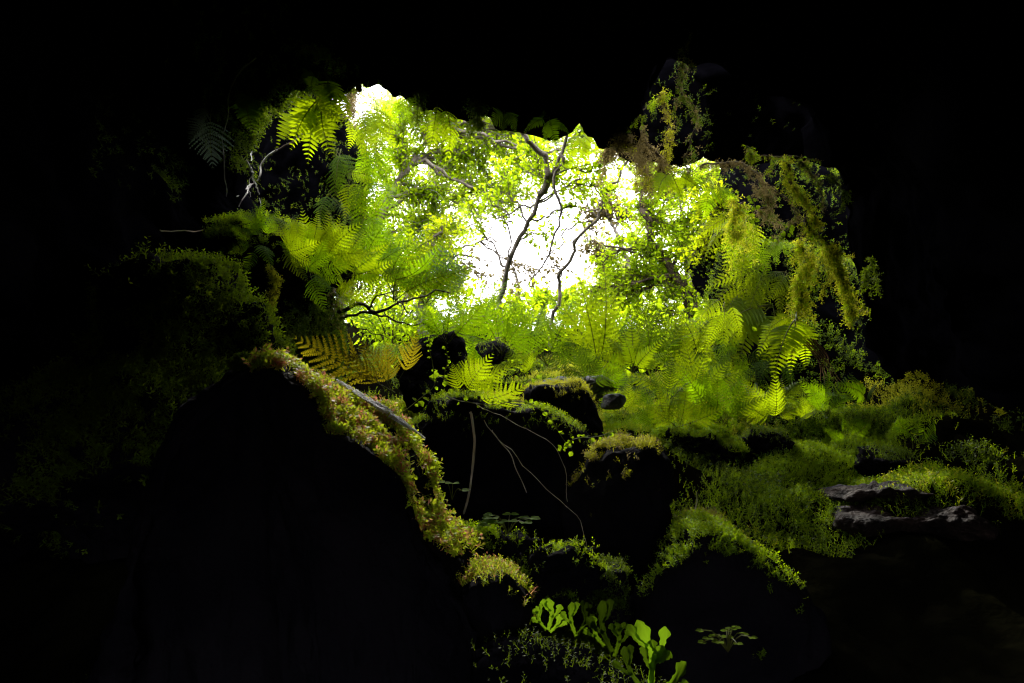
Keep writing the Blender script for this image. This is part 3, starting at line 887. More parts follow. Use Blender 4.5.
wfern("small fern on the right moss bank below the arching low fern", (846, 438), fan((846, 438), 30, 5, 20, 165), mat="fern", face=.6)
wfern("tiny lime fern on the moss bank under the red roots", (798, 424), fan((798, 424), 30, 5, 15, 165), mat="lime", face=.6)
wfern("small fern at the dark right end of the moss bank", (914, 446), fan((914, 446), 30, 5, 20, 165), mat="fern", face=.6)
wfern("broad lime fern on the bank right of the tall boulder, nearest of the bank ferns", (676, 428), fan((676, 428), 52, 7, 15, 150), d=3.9, mat="lime", face=.75)
wfern("large fern in the middle of the bank between tall boulder and right wall", (724, 424), fan((724, 424), 54, 7, 20, 165), d=4.0, mat="fern", face=.75)
wfern("large lime fern on the bank below the long narrow fern", (774, 420), fan((774, 420), 50, 7, 20, 170), d=4.0, mat="lime", face=.75)
wfern("shaded fern on the bank below the red roots", (826, 412), fan((826, 412), 42, 6, 25, 165), d=4.0, mat="fern", face=.7)
wfern("tall lime fern rising behind the tall boulder", (690, 404), fan((690, 404), 66, 7, 25, 160), d=4.5, mat="lime", face=.75)
wfern("fern tumbling over the left end of the rock ledge", (254, 244), fan((254, 244), 36, 6, 20, 330), d=3.7, mat="fern", face=.8)
wfern("lime fern tumbling over the middle of the rock ledge", (284, 252), fan((284, 252), 42, 6, -60, 120), d=3.65, mat="lime", face=.8)
wfern("fern hanging down the face of the rock ledge", (310, 272), fan((310, 272), 40, 6, -80, 80), d=3.65, mat="fern", face=.8)
wfern("small fern at the lower right tip of the rock ledge", (334, 298), fan((334, 298), 36, 5, -40, 110), d=3.8, mat="lime", face=.8)
# crisp ferns down the broken slope toward the boulders
wfern("lime fern spilling over the left side of the tall boulder slope", (622, 416), fan((622, 416), 40, 6, 20, 170), d=4.2, mat="lime", face=.7)
wfern("fern on the near edge of the slope above the tall boulder", (652, 426), fan((652, 426), 38, 6, 20, 170), d=4.0, mat="fern", face=.7)
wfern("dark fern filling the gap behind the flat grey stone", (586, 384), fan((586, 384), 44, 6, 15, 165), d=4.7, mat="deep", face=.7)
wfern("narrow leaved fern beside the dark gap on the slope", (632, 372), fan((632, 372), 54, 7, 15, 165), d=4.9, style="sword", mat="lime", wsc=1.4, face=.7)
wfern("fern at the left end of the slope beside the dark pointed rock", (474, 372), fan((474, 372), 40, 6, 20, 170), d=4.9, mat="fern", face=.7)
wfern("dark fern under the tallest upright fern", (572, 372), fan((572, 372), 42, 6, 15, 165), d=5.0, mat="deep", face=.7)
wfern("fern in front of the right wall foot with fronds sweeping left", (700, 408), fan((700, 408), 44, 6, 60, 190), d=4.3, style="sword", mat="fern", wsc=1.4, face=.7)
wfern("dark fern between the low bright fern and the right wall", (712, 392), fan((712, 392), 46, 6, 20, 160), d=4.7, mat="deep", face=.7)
wfern("lime fern on the front of the right moss bank", (752, 412), fan((752, 412), 36, 6, 15, 170), d=4.2, mat="lime", face=.6)
wfern("fern with crisp fronds pointing down from the middle of the right wall", (726, 300), [(690, 330), (704, 348), (724, 352), (742, 340)], d=5.0, mat="lime", face=.8)
wfern("shaded fern high in the right wall hollow", (778, 236), [(758, 262), (776, 270), (794, 262)], d=4.9, mat="deep", face=.8)
wfern("big lime fern in front of the rock ledge, fronds fanning right", (322, 262), fan((322, 262), 56, 7, -10, 120), d=3.95, mat="lime", face=.8)
wfern("fern trailing from the front of the rock ledge", (300, 258), [(284, 226), (312, 214), (330, 240), (322, 276), (276, 240)], d=3.9, mat="fern", face=.8)

# ------------------------------------------------------------------ undergrowth on the hillside: a mass
gu = Geo()
low = [frond_geo(300 + k, bow=0.2, width=0.3, npair=14, lobes=5, droop=0.35).arrays() for k in range(3)]
for i in range(320):
    x, y = rng.uniform(-4.5, 6.5), rng.uniform(5.4, 15) ** 1.0
    z = floor_at(x, y)
    a = rng.uniform(0, 6.28)
    L = rng.uniform(0.45, 0.95)
    el = rng.uniform(0.4, 1.25)
    A = np.array([x, y, z])
    Bp = A + L * np.array([math.cos(a) * math.cos(el), math.sin(a) * math.cos(el), math.sin(el)])
    W = frond_matrix(A, Bp, np.array([0, -0.3, 1.0]), 1.0)
    V, F, m_ = low[i % 3]
    V = V @ W[:3, :3].T + W[:3, 3]
    gu.add(V, F, i % 3)
Gm = gmask(-5, 7, 5.2, 16)
p, N = sample(GV, Gm, 6000)
p = p + np.c_[np.zeros((len(p), 2)), rng.random(len(p)) ** 1.5 * 0.7]
gu.add(*leaves(p, rng.normal(size=p.shape) + [0, 0, .2], rng.normal(size=p.shape) + [0, -.3, 1], rng.uniform(.05, .1, len(p))), 3)
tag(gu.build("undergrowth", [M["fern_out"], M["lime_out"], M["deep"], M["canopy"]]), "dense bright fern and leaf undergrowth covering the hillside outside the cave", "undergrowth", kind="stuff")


# ------------------------------------------------------------------ trees
def tree(label, trunk, blobs, r0, leaf="canopy", bark="bark", lsize=0.07, r1=0.012, twig=0.006, name="tree", limbs=(), per=13, wob=0.05):
    trunk = np.asarray(trunk)
    base = trunk[0].copy()
    e = empty(name, base, label, "tree")
    gt, gl = Geo(), Geo()
    _, Q = rough_tube(trunk, r0, r1, 40, wob, gt, 0, 8)
    for lp, a, b in limbs:
        rough_tube(lp, a, b, 24, 0.04, gt)
    for c, rad, n in blobs:
        c = np.asarray(c)
        k = int(np.argmin(((Q - c) ** 2).sum(1) + 0.25 * np.maximum(0, Q[:, 2] - c[2]) ** 2))
        k = max(8, k - 5)
        s = Q[k]
        mid = 0.5 * (s + c) + rng.normal(size=3) * 0.12 * np.linalg.norm(c - s) + [0, 0, 0.06]
        _, LQ = rough_tube(np.array([s, mid, c]), max(0.010, r0 * 0.33), twig, 16, 0.05, gt, 0, 5)
        n = int(n * 2.4)
        nt = max(4, n // per)
        for j in range(nt):
            st = LQ[rng.integers(6, 16)]
            v = rng.normal(size=3)
            v = v / np.linalg.norm(v) * rng.random() ** 0.45
            en = c + v * rad
            tw = spline(np.array([st, 0.5 * (st + en) + rng.normal(size=3) * 0.12 * rad, en]), 7)
            tube(tw, np.linspace(twig, twig * 0.35, 7), 3, gt)
            f = rng.random(per) ** 0.7
            pp = np.stack([np.interp(f, np.linspace(0, 1, 7), tw[:, q]) for q in range(3)], 1) + rng.normal(size=(per, 3)) * 0.05 * max(rad, .3)
            gl.add(*leaves(pp, rng.normal(size=pp.shape) + nrm(en - st) * 0.8, rng.normal(size=pp.shape) * 0.9 + [0, 0, 1.0],
                           lsize * rng.uniform(0.6, 1.25, per)))
    gt.build("trunk", M[bark], parent=e, origin=base, smooth=True)
    gl.build("crown", M[leaf], parent=e, origin=base)
    return e


def px_blobs(L, ppm=None):
    return [(at(x, y, d), r * d / FOC, n) for x, y, d, r, n in L]


def foot(x, y, d):
    p = at(x, y, d)
    p[2] = floor_at(p[0], p[1]) - 0.05
    return p


tree("slender dark tree with a bare curved trunk leaning across the sky gap",
     [foot(498, 330, 7.0), at(501, 300, 7.0), at(508, 268, 6.8), at(524, 228, 6.6), at(546, 188, 6.4), at(562, 150, 6.2), at(572, 110, 6.1)],
     px_blobs([(530, 150, 6.4, 28, 150), (500, 175, 6.6, 26, 110), (590, 185, 6.4, 22, 70), (545, 235, 6.8, 24, 60), (600, 120, 6.2, 40, 200), (562, 168, 6.3, 30, 130), (606, 165, 6.3, 24, 90), (580, 205, 6.5, 24, 60), (492, 205, 6.7, 26, 80), (612, 195, 6.6, 22, 70), (470, 205, 6.8, 24, 90)]),
     0.034, "canopy", "palebark", 0.05, wob=0.02,
     limbs=[(pts((540, 196, 6.45), (548, 165, 6.3), (527, 140, 6.2), (518, 112, 6.1)), 0.035, 0.02),
            (pts((560, 155, 6.2), (556, 190, 6.25), (560, 215, 6.3), (545, 262, 6.5), (520, 292, 6.7)), 0.018, 0.006),
            (pts((535, 205, 6.5), (505, 215, 6.6), (482, 238, 6.7)), 0.012, 0.004)])
tree("thin grey tree bending over from the mossy roof edge into the sky gap",
     [foot(552, 340, 7.5), at(556, 290, 7.4), at(572, 250, 7.2), at(592, 222, 7.0), at(610, 190, 6.8), at(626, 160, 6.7)],
     px_blobs([(578, 178, 7.0, 18, 50), (600, 235, 7.2, 18, 36), (556, 262, 7.4, 20, 40)]), 0.022, "canopyb", "palebark", 0.045,
     limbs=[(pts((592, 222, 7.0), (570, 228, 7.1), (556, 250, 7.2), (535, 262, 7.3)), 0.014, 0.004), (pts((604, 205, 6.9), (580, 215, 7.0), (562, 232, 7.1)), 0.010, 0.004)])
tree("broad yellow green tree filling the left of the sky gap",
     [foot(330, 330, 9.0), at(360, 260, 9.0), at(390, 200, 9.0), at(420, 150, 9.0), at(450, 110, 9.0)],
     px_blobs([(400, 150, 9, 34, 380), (432, 130, 9, 34, 360), (470, 150, 9.2, 34, 330), (405, 190, 9.1, 34, 360), (440, 190, 9, 40, 420), (480, 190, 9.3, 34, 260), (420, 230, 9.2, 40, 420),
               (456, 226, 9.4, 34, 280), (395, 250, 9.0, 34, 300), (505, 150, 9.4, 34, 220), (430, 90, 9, 34, 220), (540, 145, 9.6, 30, 170), (515, 205, 9.6, 26, 120), (375, 215, 9, 30, 260), (378, 170, 9, 24, 180), (400, 115, 9, 24, 240), (450, 165, 9.3, 30, 240), (490, 165, 9.5, 30, 260), (520, 175, 9.7, 26, 200), (560, 125, 9.8, 26, 200), (590, 150, 9.9, 22, 130), (540, 200, 9.9, 22, 110), (480, 130, 9.6, 26, 200), (500, 200, 9.7, 24, 140), (385, 235, 9, 26, 240), (440, 125, 9.2, 26, 240), (415, 105, 9.2, 26, 220), (540, 170, 10, 26, 170), (565, 165, 10, 22, 130), (600, 130, 10, 26, 170), (520, 140, 9.8, 26, 200), (470, 175, 9.6, 26, 200), (390, 130, 9, 22, 200), (430, 205, 9.2, 30, 260), (470, 112, 9.2, 30, 220), (510, 118, 9.4, 30, 200), (455, 255, 9.5, 26, 200)]),
     0.10, "canopy", "palebark", 0.058)
tree("yellow leaved tree behind the ferns at the lower left of the sky gap",
     [foot(420, 330, 8.0), at(424, 290, 8.0), at(432, 255, 8.0), at(440, 225, 8.0)],
     px_blobs([(430, 262, 8, 34, 420), (400, 280, 8, 34, 380), (452, 285, 8, 24, 220), (380, 255, 8, 30, 280), (440, 235, 8.1, 28, 260)]), 0.06, "canopyy", "palebark", 0.055)
tree("pale twiggy tree low in the sky gap with bare branches",
     [foot(395, 320, 11.0), at(412, 285, 11.0), at(440, 260, 11.0), at(466, 246, 11.0), at(500, 238, 11.0)],
     px_blobs([(470, 262, 11, 22, 40), (490, 280, 11, 24, 60), (520, 285, 11, 26, 110), (545, 275, 11, 20, 60)]), 0.045, "canopyb", "palebark", 0.06,
     limbs=[(pts((440, 260, 11), (458, 232, 11), (480, 222, 11)), 0.03, 0.008), (pts((452, 253, 11), (480, 258, 11), (500, 264, 11)), 0.02, 0.006)])
tree("big bright tree filling the right of the sky gap",
     [foot(700, 340, 9.0), at(690, 300, 9.0), at(668, 262, 9.0), at(650, 235, 9.0), at(640, 200, 9.0)],
     px_blobs([(650, 250, 9, 36, 420), (690, 250, 9, 38, 460), (630, 275, 9.2, 32, 380), (660, 215, 9, 36, 330), (700, 215, 9, 36, 400), (670, 290, 9, 38, 460), (720, 240, 9.2, 36, 420),
               (615, 300, 9.3, 30, 360), (640, 315, 9.3, 34, 380), (720, 280, 9.2, 36, 420), (740, 200, 9, 34, 340), (690, 180, 9.2, 30, 260), (590, 290, 9.4, 26, 220), (700, 320, 9, 34, 380), (650, 180, 9.2, 28, 260), (640, 205, 9.2, 28, 240), (670, 160, 9.2, 28, 240), (720, 175, 9.2, 28, 240), (610, 280, 9.4, 24, 200), (650, 275, 9.4, 30, 260), (585, 305, 9.5, 20, 160), (690, 235, 9.3, 30, 240), (760, 240, 9, 30, 260), (625, 240, 9.4, 22, 160), (600, 265, 9.4, 20, 130)]),
     0.11, "canopy", "bark", 0.058, limbs=[(pts((668, 262, 9), (610, 246, 9), (580, 240, 9)), 0.02, 0.006), (pts((690, 300, 9), (720, 262, 9), (735, 215, 9)), 0.05, 0.02)])
tree("yellow tree close to the right wall, upper right of the sky gap",
     [foot(760, 360, 7.0), at(752, 300, 7.0), at(738, 255, 7.0), at(725, 215, 7.0)],
     px_blobs([(720, 225, 7, 30, 300), (745, 235, 7, 30, 300), (705, 200, 7, 26, 220), (740, 195, 7, 26, 220), (730, 265, 7, 30, 280), (700, 250, 7, 26, 160)]), 0.06, "canopyy", "bark", 0.05)
tree("distant brownish tree with flat topped crown right of the sky gap",
     [foot(640, 320, 14.0), at(630, 270, 14.0), at(615, 230, 14.0), at(606, 212, 14.0)],
     px_blobs([(606, 205, 14, 22, 280), (624, 214, 14, 18, 160), (590, 218, 14, 14, 100), (588, 252, 14, 14, 120), (600, 262, 14, 16, 160)]), 0.09, "canopyb", "palebark", 0.09)
tree("very pale distant tree behind the left canopy, haze painted into its leaves",  # added to fill holes in the canopy with haze coloured leaves
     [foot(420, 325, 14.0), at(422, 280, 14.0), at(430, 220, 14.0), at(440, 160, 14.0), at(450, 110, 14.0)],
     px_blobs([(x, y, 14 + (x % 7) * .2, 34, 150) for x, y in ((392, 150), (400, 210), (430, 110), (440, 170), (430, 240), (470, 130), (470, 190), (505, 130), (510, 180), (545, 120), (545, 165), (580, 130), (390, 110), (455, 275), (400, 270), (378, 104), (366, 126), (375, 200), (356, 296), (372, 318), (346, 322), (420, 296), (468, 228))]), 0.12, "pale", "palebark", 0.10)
tree("very pale distant tree behind the right canopy, haze painted into its leaves",  # second added tree, a hazy backing for the right canopy
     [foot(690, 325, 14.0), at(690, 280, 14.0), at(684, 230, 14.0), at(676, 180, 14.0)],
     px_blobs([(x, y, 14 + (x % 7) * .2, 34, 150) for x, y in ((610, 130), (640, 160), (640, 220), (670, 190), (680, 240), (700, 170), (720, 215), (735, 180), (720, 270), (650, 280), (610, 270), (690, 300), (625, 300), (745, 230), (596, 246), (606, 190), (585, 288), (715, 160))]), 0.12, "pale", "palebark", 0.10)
tree("distant tree rising behind the ferns below the sky gap",
     [foot(540, 322, 16.0), at(542, 310, 16.0), at(545, 296, 16.0), at(548, 285, 16.0)],
     px_blobs([(540, 300, 16, 24, 320), (510, 306, 16, 22, 260), (570, 300, 16, 24, 300), (480, 312, 16, 24, 280)]), 0.10, "canopy", "palebark", 0.11)


def bush(label, x, y, d, rpx, hpx, n, leaf="canopy", ls=0.05):
    b = foot(x, y, d)
    e = empty("shrub", b, label, "shrub")
    gt, gl = Geo(), Geo()
    r, h = rpx * d / FOC, hpx * d / FOC
    ns = 14
    for j in range(ns):
        a = rng.uniform(0, 6.28)
        rr = r * rng.random() ** .5
        en = b + np.array([rr * math.cos(a), rr * math.sin(a), h * rng.uniform(0.5, 1.05)])
        q = spline(np.array([b, b + (en - b) * [0.35, 0.35, 0.6], en]), 8)
        tube(q, np.linspace(.012, .003, 8), 4, gt)
        k = n // ns
        f = rng.uniform(0.2, 1, k)
        pp = np.stack([np.interp(f, np.linspace(0, 1, 8), q[:, m]) for m in range(3)], 1) + rng.normal(size=(k, 3)) * r * 0.2
        gl.add(*leaves(pp, rng.normal(size=pp.shape), rng.normal(size=pp.shape) * .8 + [0, 0, 1.0], ls * rng.uniform(.6, 1.25, k)))
    gt.build("stem", M["bark"], parent=e, origin=b, smooth=True)
    gl.build("foliage", M[leaf], parent=e, origin=b)


bush("bright small leaved shrub under the big right tree", 668, 352, 6.8, 46, 60, 900)
bush("yellow green shrub between the big right tree and the right wall", 724, 352, 6.2, 40, 70, 900, "canopyy", 0.045)
bush("small leaved shrub behind the tallest upright fern", 606, 345, 7.2, 40, 56, 700)
bush("leafy shrub left of the sky gap behind the large ferns", 392, 330, 6.6, 46, 80, 900)
bush("low shrub under the middle of the sky gap", 500, 336, 8.0, 50, 36, 700)

# ------------------------------------------------------------------ hanging moss, roots, twigs, stems
def strand(label, P, r, mat="mossy", n=700, L=0.045, mat2=None, name="hanging_moss", down=-1.0, core="bark"):
    P = np.asarray(P)
    o = P[0].copy()
    e = empty(name, o, label, "moss", None)
    g = Geo()
    _, Q = rough_tube(P, r * 0.35, r * 0.15, 30, r * 1.2, g, 0, 5)
    g.build("core", M[core], parent=e, origin=o, smooth=True)
    k = rng.integers(0, 30, n)
    n = int(n * 0.7)
    t_ = np.linspace(0, 1, 30)
    clump = np.clip(0.35 + 1.5 * fbm(Q, 8, 2, int(abs(P[0, 0]) * 1000) % 97), 0.06, 1.7) * (1 - 0.65 * t_)
    k = rng.choice(30, n, p=(clump + .12) / (clump + .12).sum())
    a = nrm(rng.normal(size=(n, 3)))
    r = r * 0.5
    pos = Q[k] + a * (r * clump[k] * rng.random(n) ** 0.7)[:, None] + rng.normal(size=(n, 3)) * 0.003
    # wisps trailing off the strand
    for q in range(n // 70):
        m = rng.integers(30, 60)
        st = Q[rng.integers(2, 28)]
        ln = rng.uniform(0.05, 0.22) * (0.5 + r / 0.04)
        dr = np.array([rng.normal() * .3, rng.normal() * .3, -1.0]) * ln
        f_ = rng.random(m)
        w_ = st + f_[:, None] * dr + (np.sin(f_ * 3 + q) * .15 * ln)[:, None] * np.array([1.0, .4, 0]) + rng.normal(size=(m, 3)) * .004
        sl = rng.integers(0, n, m)
        pos[sl] = w_
    for m_, sel in ((mat, slice(0, None) if not mat2 else slice(0, n * 2 // 3)), (mat2, slice(n * 2 // 3, None))):
        if m_:
            v, f = sprigs(pos[sel], a[sel], L, up=down, rnd=0.5)
            tag(Geo().add(v, f).build("moss", M[m_], parent=e, origin=o), kind="stuff")
    return e


def ptr(*a):
    """Hanging moss: never deeper than the rock behind it."""
    return np.array([at(x, y, min(d_ + (0.25 if x > 600 else 0.0), hit(x, y, 0.03))) for x, y, d_ in a])


strand("longest moss strand hanging against the dark roof at upper right", ptr((690, 40, 4.0), (684, 92, 4.05), (693, 122, 4.15), (684, 168, 4.3)), 0.035, "mossd", 650, 0.04, "mossb")
strand("moss strand hanging just left of the longest one on the dark roof", ptr((662, 92, 4.15), (672, 120, 4.2), (664, 150, 4.3), (674, 168, 4.4)), 0.03, "mossy", 500, 0.04, "mossb")
strand("thin mossy twig reaching left from the hanging strands", ptr((668, 96, 4.15), (650, 104, 4.2), (636, 118, 4.25), (628, 132, 4.3)), 0.016, "moss", 260, 0.03)
strand("tan moss drape bulging from the roof edge beside the sky gap", ptr((612, 150, 4.4), (630, 136, 4.3), (648, 140, 4.3), (656, 172, 4.4)), 0.06, "mossb", 1400, 0.05)
strand("second tan moss drape behind the bulging one, nearer the right canopy", ptr((630, 142, 4.45), (638, 158, 4.45), (650, 185, 4.5)), 0.05, "mossb", 900, 0.05, "mossy")
strand("tan mossy branch running along the roof edge at upper right", ptr((700, 166, 4.2), (722, 160, 4.1), (748, 166, 4.05), (764, 182, 4.05)), 0.024, "mossb", 700, 0.032, core="palebark", name="mossy_branch")
strand("thin green mossy branch with a raised tip at upper right", ptr((746, 146, 3.95), (752, 156, 3.95), (790, 155, 3.95), (818, 162, 3.95)), 0.02, "moss", 600, 0.03, "mossb", name="mossy_branch")
strand("moss strand curving down from the thin green branch", ptr((786, 160, 3.95), (794, 186, 3.95), (808, 206, 3.95), (818, 222, 3.95)), 0.036, "mossy", 800, 0.04, "moss")
strand("short dim moss strand right of the curving strand", ptr((800, 164, 3.9), (812, 180, 3.9), (824, 196, 3.9)), 0.02, "mossd", 300, 0.035, "mossb")
strand("dim moss tuft hanging farthest right on the dark wall", ptr((870, 258, 3.9), (866, 272, 3.9), (858, 292, 3.9)), 0.025, "mossd", 260, 0.04)
strand("dim short moss tuft on the dark wall right of the mossy branches", ptr((832, 176, 3.8), (838, 186, 3.8), (846, 192, 3.8)), 0.02, "mossd", 200, 0.035)
strand("thick bright moss drape on the right wall, its tip longest", ptr((806, 218, 3.95), (826, 244, 3.9), (834, 272, 3.9), (842, 292, 3.9), (850, 312, 3.9)), 0.042, "mossy", 1900, 0.045, "moss")
strand("broad bright moss drape left of the longest tipped one", ptr((800, 240, 4.1), (806, 268, 4.1), (794, 304, 4.1), (784, 344, 4.15)), 0.042, "mossy", 1900, 0.045, "moss")
strand("mossy twig poking right from the bright moss drape", ptr((828, 244, 3.88), (838, 252, 3.85), (846, 258, 3.85), (854, 256, 3.85)), 0.014, "mossy", 220, 0.025)
strand("tan moss clump in the hollow above the bright drapes", ptr((764, 190, 4.2), (772, 204, 4.2), (768, 218, 4.2)), 0.05, "mossb", 700, 0.04, "mossd")
strand("curved mossy root arching in the hollow of the right wall", ptr((772, 186, 4.05), (788, 200, 4.0), (800, 214, 4.0), (790, 226, 4.05)), 0.018, "mossb", 360, 0.03, "mossd")
strand("bushy yellow moss clump beside the yellow fern on the right", ptr((734, 200, 4.7), (742, 218, 4.7), (736, 236, 4.7)), 0.06, "mossy", 800, 0.06, "moss")
strand("mossy hanging branch at the top left of the opening", ptr((306, 46, 4.3), (326, 54, 4.4), (344, 68, 4.6), (362, 86, 4.8)), 0.018, "moss", 420, 0.035, "mossb", name="mossy_branch")
strand("rusty moss tuft at the top left corner of the sky gap", ptr((356, 84, 4.7), (352, 94, 4.7), (350, 106, 4.7)), 0.045, "mossb", 600, 0.04)
strand("moss strand trailing below the left rock ledge", ptr((268, 266, 3.75), (274, 282, 3.75), (272, 300, 3.75)), 0.02, "mossy", 360, 0.035)
strand("thin moss strand hanging from the right of the rock ledge", ptr((332, 292, 4.0), (338, 308, 4.0), (336, 330, 4.0)), 0.02, "mossd", 300, 0.035, "mossb")
strand("dark moss tuft hanging from the roof rim left of the hanging fern", ptr((414, 94, 4.75), (416, 104, 4.8), (414, 114, 4.8)), 0.05, "mossd", 420, 0.05)
strand("dark moss tuft hanging from the middle of the roof rim", ptr((470, 106, 4.7), (474, 114, 4.7), (472, 124, 4.7)), 0.05, "mossd", 420, 0.05)


def stems(label, name, cat, lines, mat, wob=0.012, group=None, part=None):
    o = np.asarray(lines[0][0][0])
    g = Geo()
    for P, a, b in lines:
        rough_tube(P, a, b, 26, wob, g, 0, 5)
    return tag(g.build(name, M[mat], origin=o, smooth=True), label, cat, group)


def hl(*p, back=0.06):
    """Polyline hugging the rock behind it."""
    return np.array([at(x, y, hit(x, y, back)) for x, y in p])


stems("pale forked root hanging on the dark left wall", "root", "root",
      [(hl((278, 150), (262, 163), (261, 176), (251, 184), (238, 196)), .008, .004), (hl((246, 160), (252, 174), (258, 192), (261, 206)), .006, .003),
       (hl((251, 184), (246, 194), (240, 206)), .005, .003), (hl((252, 152), (251, 172), (250, 196)), .004, .002)], "root")
stems("dark branch behind the hanging fern on the left wall", "branch", "branch",
      [(hl((322, 100), (310, 122), (296, 140), (276, 151)), .016, .008)], "bark")
stems("long thin root hanging left of the pale forked root", "root", "root",
      [(hl((256, 58), (238, 72), (229, 96), (226, 124), (222, 142), (224, 170), (228, 196)), .004, .003)], "root")
stems("thin straight root lying across the dim left wall", "root", "root", [(hl((160, 230), (182, 231), (202, 228)), .004, .003)], "stem")
stems("bundle of thin red roots hanging below the bright moss drapes", "root", "root",
      [(pts((798 + k * 3, 334 + k, 4.1), (806 + k * 4, 346 + 2 * k, 4.1), (818 + k * 2, 362, 4.1), (826 + k * 5 - 6, 380 + 3 * (k % 3), 4.1)), .006, .002) for k in range(6)], "redroot", 0.02)
stems("dark dead twig reaching right in front of the left ferns", "twig", "branch",
      [(pts((338, 312, 4.0), (362, 306, 4.0), (388, 308, 4.0), (404, 304, 4.05), (452, 292, 4.1)), .016, .004), (pts((372, 306, 4.0), (380, 296, 4.0), (392, 290, 4.0)), .008, .003),
       (pts((398, 305, 4.0), (406, 312, 4.0), (416, 308, 4.0)), .006, .003)], "bark", 0.03)
stems("lower dark dead twig under the first one by the left ferns", "twig", "branch",
      [(pts((340, 318, 4.0), (372, 316, 4.05), (396, 322, 4.1), (432, 323, 4.15)), .011, .004), (pts((352, 320, 4.0), (366, 332, 4.0), (392, 340, 4.05)), .006, .002)], "bark", 0.03)
stems("pale forked root at the right end of the left ledge", "root", "root",
      [(pts((334, 288, 4.0), (342, 298, 4.0), (352, 304, 4.0)), .007, .003), (pts((338, 294, 4.0), (336, 306, 4.0), (330, 320, 4.0)), .005, .002)], "root")
stems("pale dry stem hanging straight down the face of the middle boulder", "dry_stem", "stem",
      [(pts((470, 412, 2.5), (474, 438, 2.48), (472, 474, 2.46), (464, 514, 2.46)), .0048, .0042)], "stem", 0.004)
stems("long thin stem slanting over the middle boulder to the mossy slope", "dry_stem", "stem",
      [(pts((484, 420, 2.5), (520, 462, 2.5), (562, 502, 2.48), (584, 540, 2.45), (592, 576, 2.42)), .0013, .0008)], "stem", 0.012)
stems("fine stem slanting left of the long thin one on the middle boulder", "dry_stem", "stem",
      [(pts((492, 430, 2.5), (512, 458, 2.5), (526, 492, 2.5)), .0016, .0014)], "stem", 0.006)
stems("arched stem crossing the upper right of the middle boulder", "dry_stem", "stem",
      [(pts((476, 404, 2.52), (516, 424, 2.5), (548, 442, 2.5), (564, 462, 2.48), (566, 500, 2.46)), .0012, .0007)], "stem", 0.012)
stems("short pale stalk standing in the small mossy lump", "dry_stem", "stem", [(pts((695, 512, 2.42), (697, 502, 2.42), (697, 492, 2.42)), .003, .002)], "stem", 0.003)


def vine(label, P, nl, ls, r=0.002, mat="creeper"):
    P = np.asarray(P)
    o = P[0].copy()
    e = empty("creeping_vine", o, label, "vine")
    g = Geo()
    _, Q = rough_tube(P, r, r * .6, 40, 0.01, g, 0, 4)
    g.build("stem", M["rachis"], parent=e, origin=o, smooth=True)
    f = np.linspace(2, 39, nl).astype(int)
    f = np.clip(f + rng.integers(-2, 3, nl), 1, 39)
    side = np.where(rng.random(nl) < 0.5, 1, -1)[:, None]
    D = side * nrm(np.cross(np.gradient(Q, axis=0)[f], [0, -1, 0.3])) + rng.normal(size=(nl, 3)) * .6
    pp = Q[f] + nrm(D) * ls * .12
    v, ff = leaves(pp, D, rng.normal(size=(nl, 3)) * .4 + [0, -0.6, 0.6], ls * 0.72 * rng.uniform(.5, 1.25, nl), .25, .95)
    Geo().add(v, ff).build("foliage", M[mat], parent=e, origin=o)


vine("creeping vine with round lit leaves climbing left of the arching fern", pts((388, 418, 2.5), (410, 408, 2.5), (428, 392, 2.55), (440, 378, 2.6), (456, 392, 2.6)), 20, .034)
vine("upright sprig of tiny paired leaves above the arching fern", pts((438, 382, 2.65), (434, 362, 2.65), (430, 346, 2.65), (432, 336, 2.65)), 16, .02)
vine("trailing vine of round leaves running right over the middle boulder", pts((446, 396, 2.7), (490, 404, 2.65), (524, 402, 2.6), (546, 414, 2.6), (560, 434, 2.6), (574, 452, 2.6)), 26, .03)
vine("second upright sprig of tiny leaves just right of the first", pts((446, 380, 2.7), (448, 362, 2.7), (446, 348, 2.7)), 12, .018)
vine("leafy twig of small green leaves in the right wall hollow", pts((748, 196, 4.1), (756, 206, 4.05), (752, 218, 4.0), (758, 226, 4.0)), 24, .045)
vine("small leaved sprig hanging in the hollow beside the bright moss drape", pts((762, 244, 4.1), (770, 238, 4.05), (784, 236, 4.0), (790, 224, 4.0)), 26, .04)
vine("leafy stem over the rounded boulder beside the flat grey stone", pts((522, 388, 3.2), (534, 378, 3.2), (540, 366, 3.2)), 14, .03)
vine("thin leafy trail on the slope moss below the middle boulder", pts((560, 452, 2.55), (576, 440, 2.5), (600, 438, 2.5), (616, 430, 2.5)), 24, .025)

# leafy seedlings: flat lobed leaves on short stalks
def seedling(label, x, y, d, n, ls, spread, mat="creeper"):
    b = at(x, y, d)
    e = empty("seedling", b, label, "plant")
    g, gl = Geo(), Geo()
    for k in range(n):
        a = rng.uniform(0, 6.28)
        en = b + np.array([math.cos(a) * spread * rng.uniform(.4, 1), math.sin(a) * spread * .6, rng.uniform(.02, .06)])
        tube(spline(np.array([b, 0.5 * (b + en) + [0, 0, .02], en]), 6), .0015, 4, g)
        for da in (-1.0, 0, 1.0):
            D = np.array([[math.cos(a + da), math.sin(a + da) - .2, 0.05]])
            gl.add(*leaves(en[None], D, np.array([[0, -.45, 1.0]]), ls * rng.uniform(.8, 1.2), .15, .75))
    g.build("stem", M["rachis"], parent=e, origin=b)
    gl.build("foliage", M[mat], parent=e, origin=b)


seedling("flat lobed seedling lit bright in the gap below the middle boulder", 508, 534, 2.1, 11, .032, .10)
seedling("small seedling of flat leaves by the foot of the pale dry stem", 452, 500, 2.2, 3, .03, .05)
seedling("dim cluster of small round leaves at the bottom right", 728, 652, 1.7, 12, .017, .09, "creepdim")


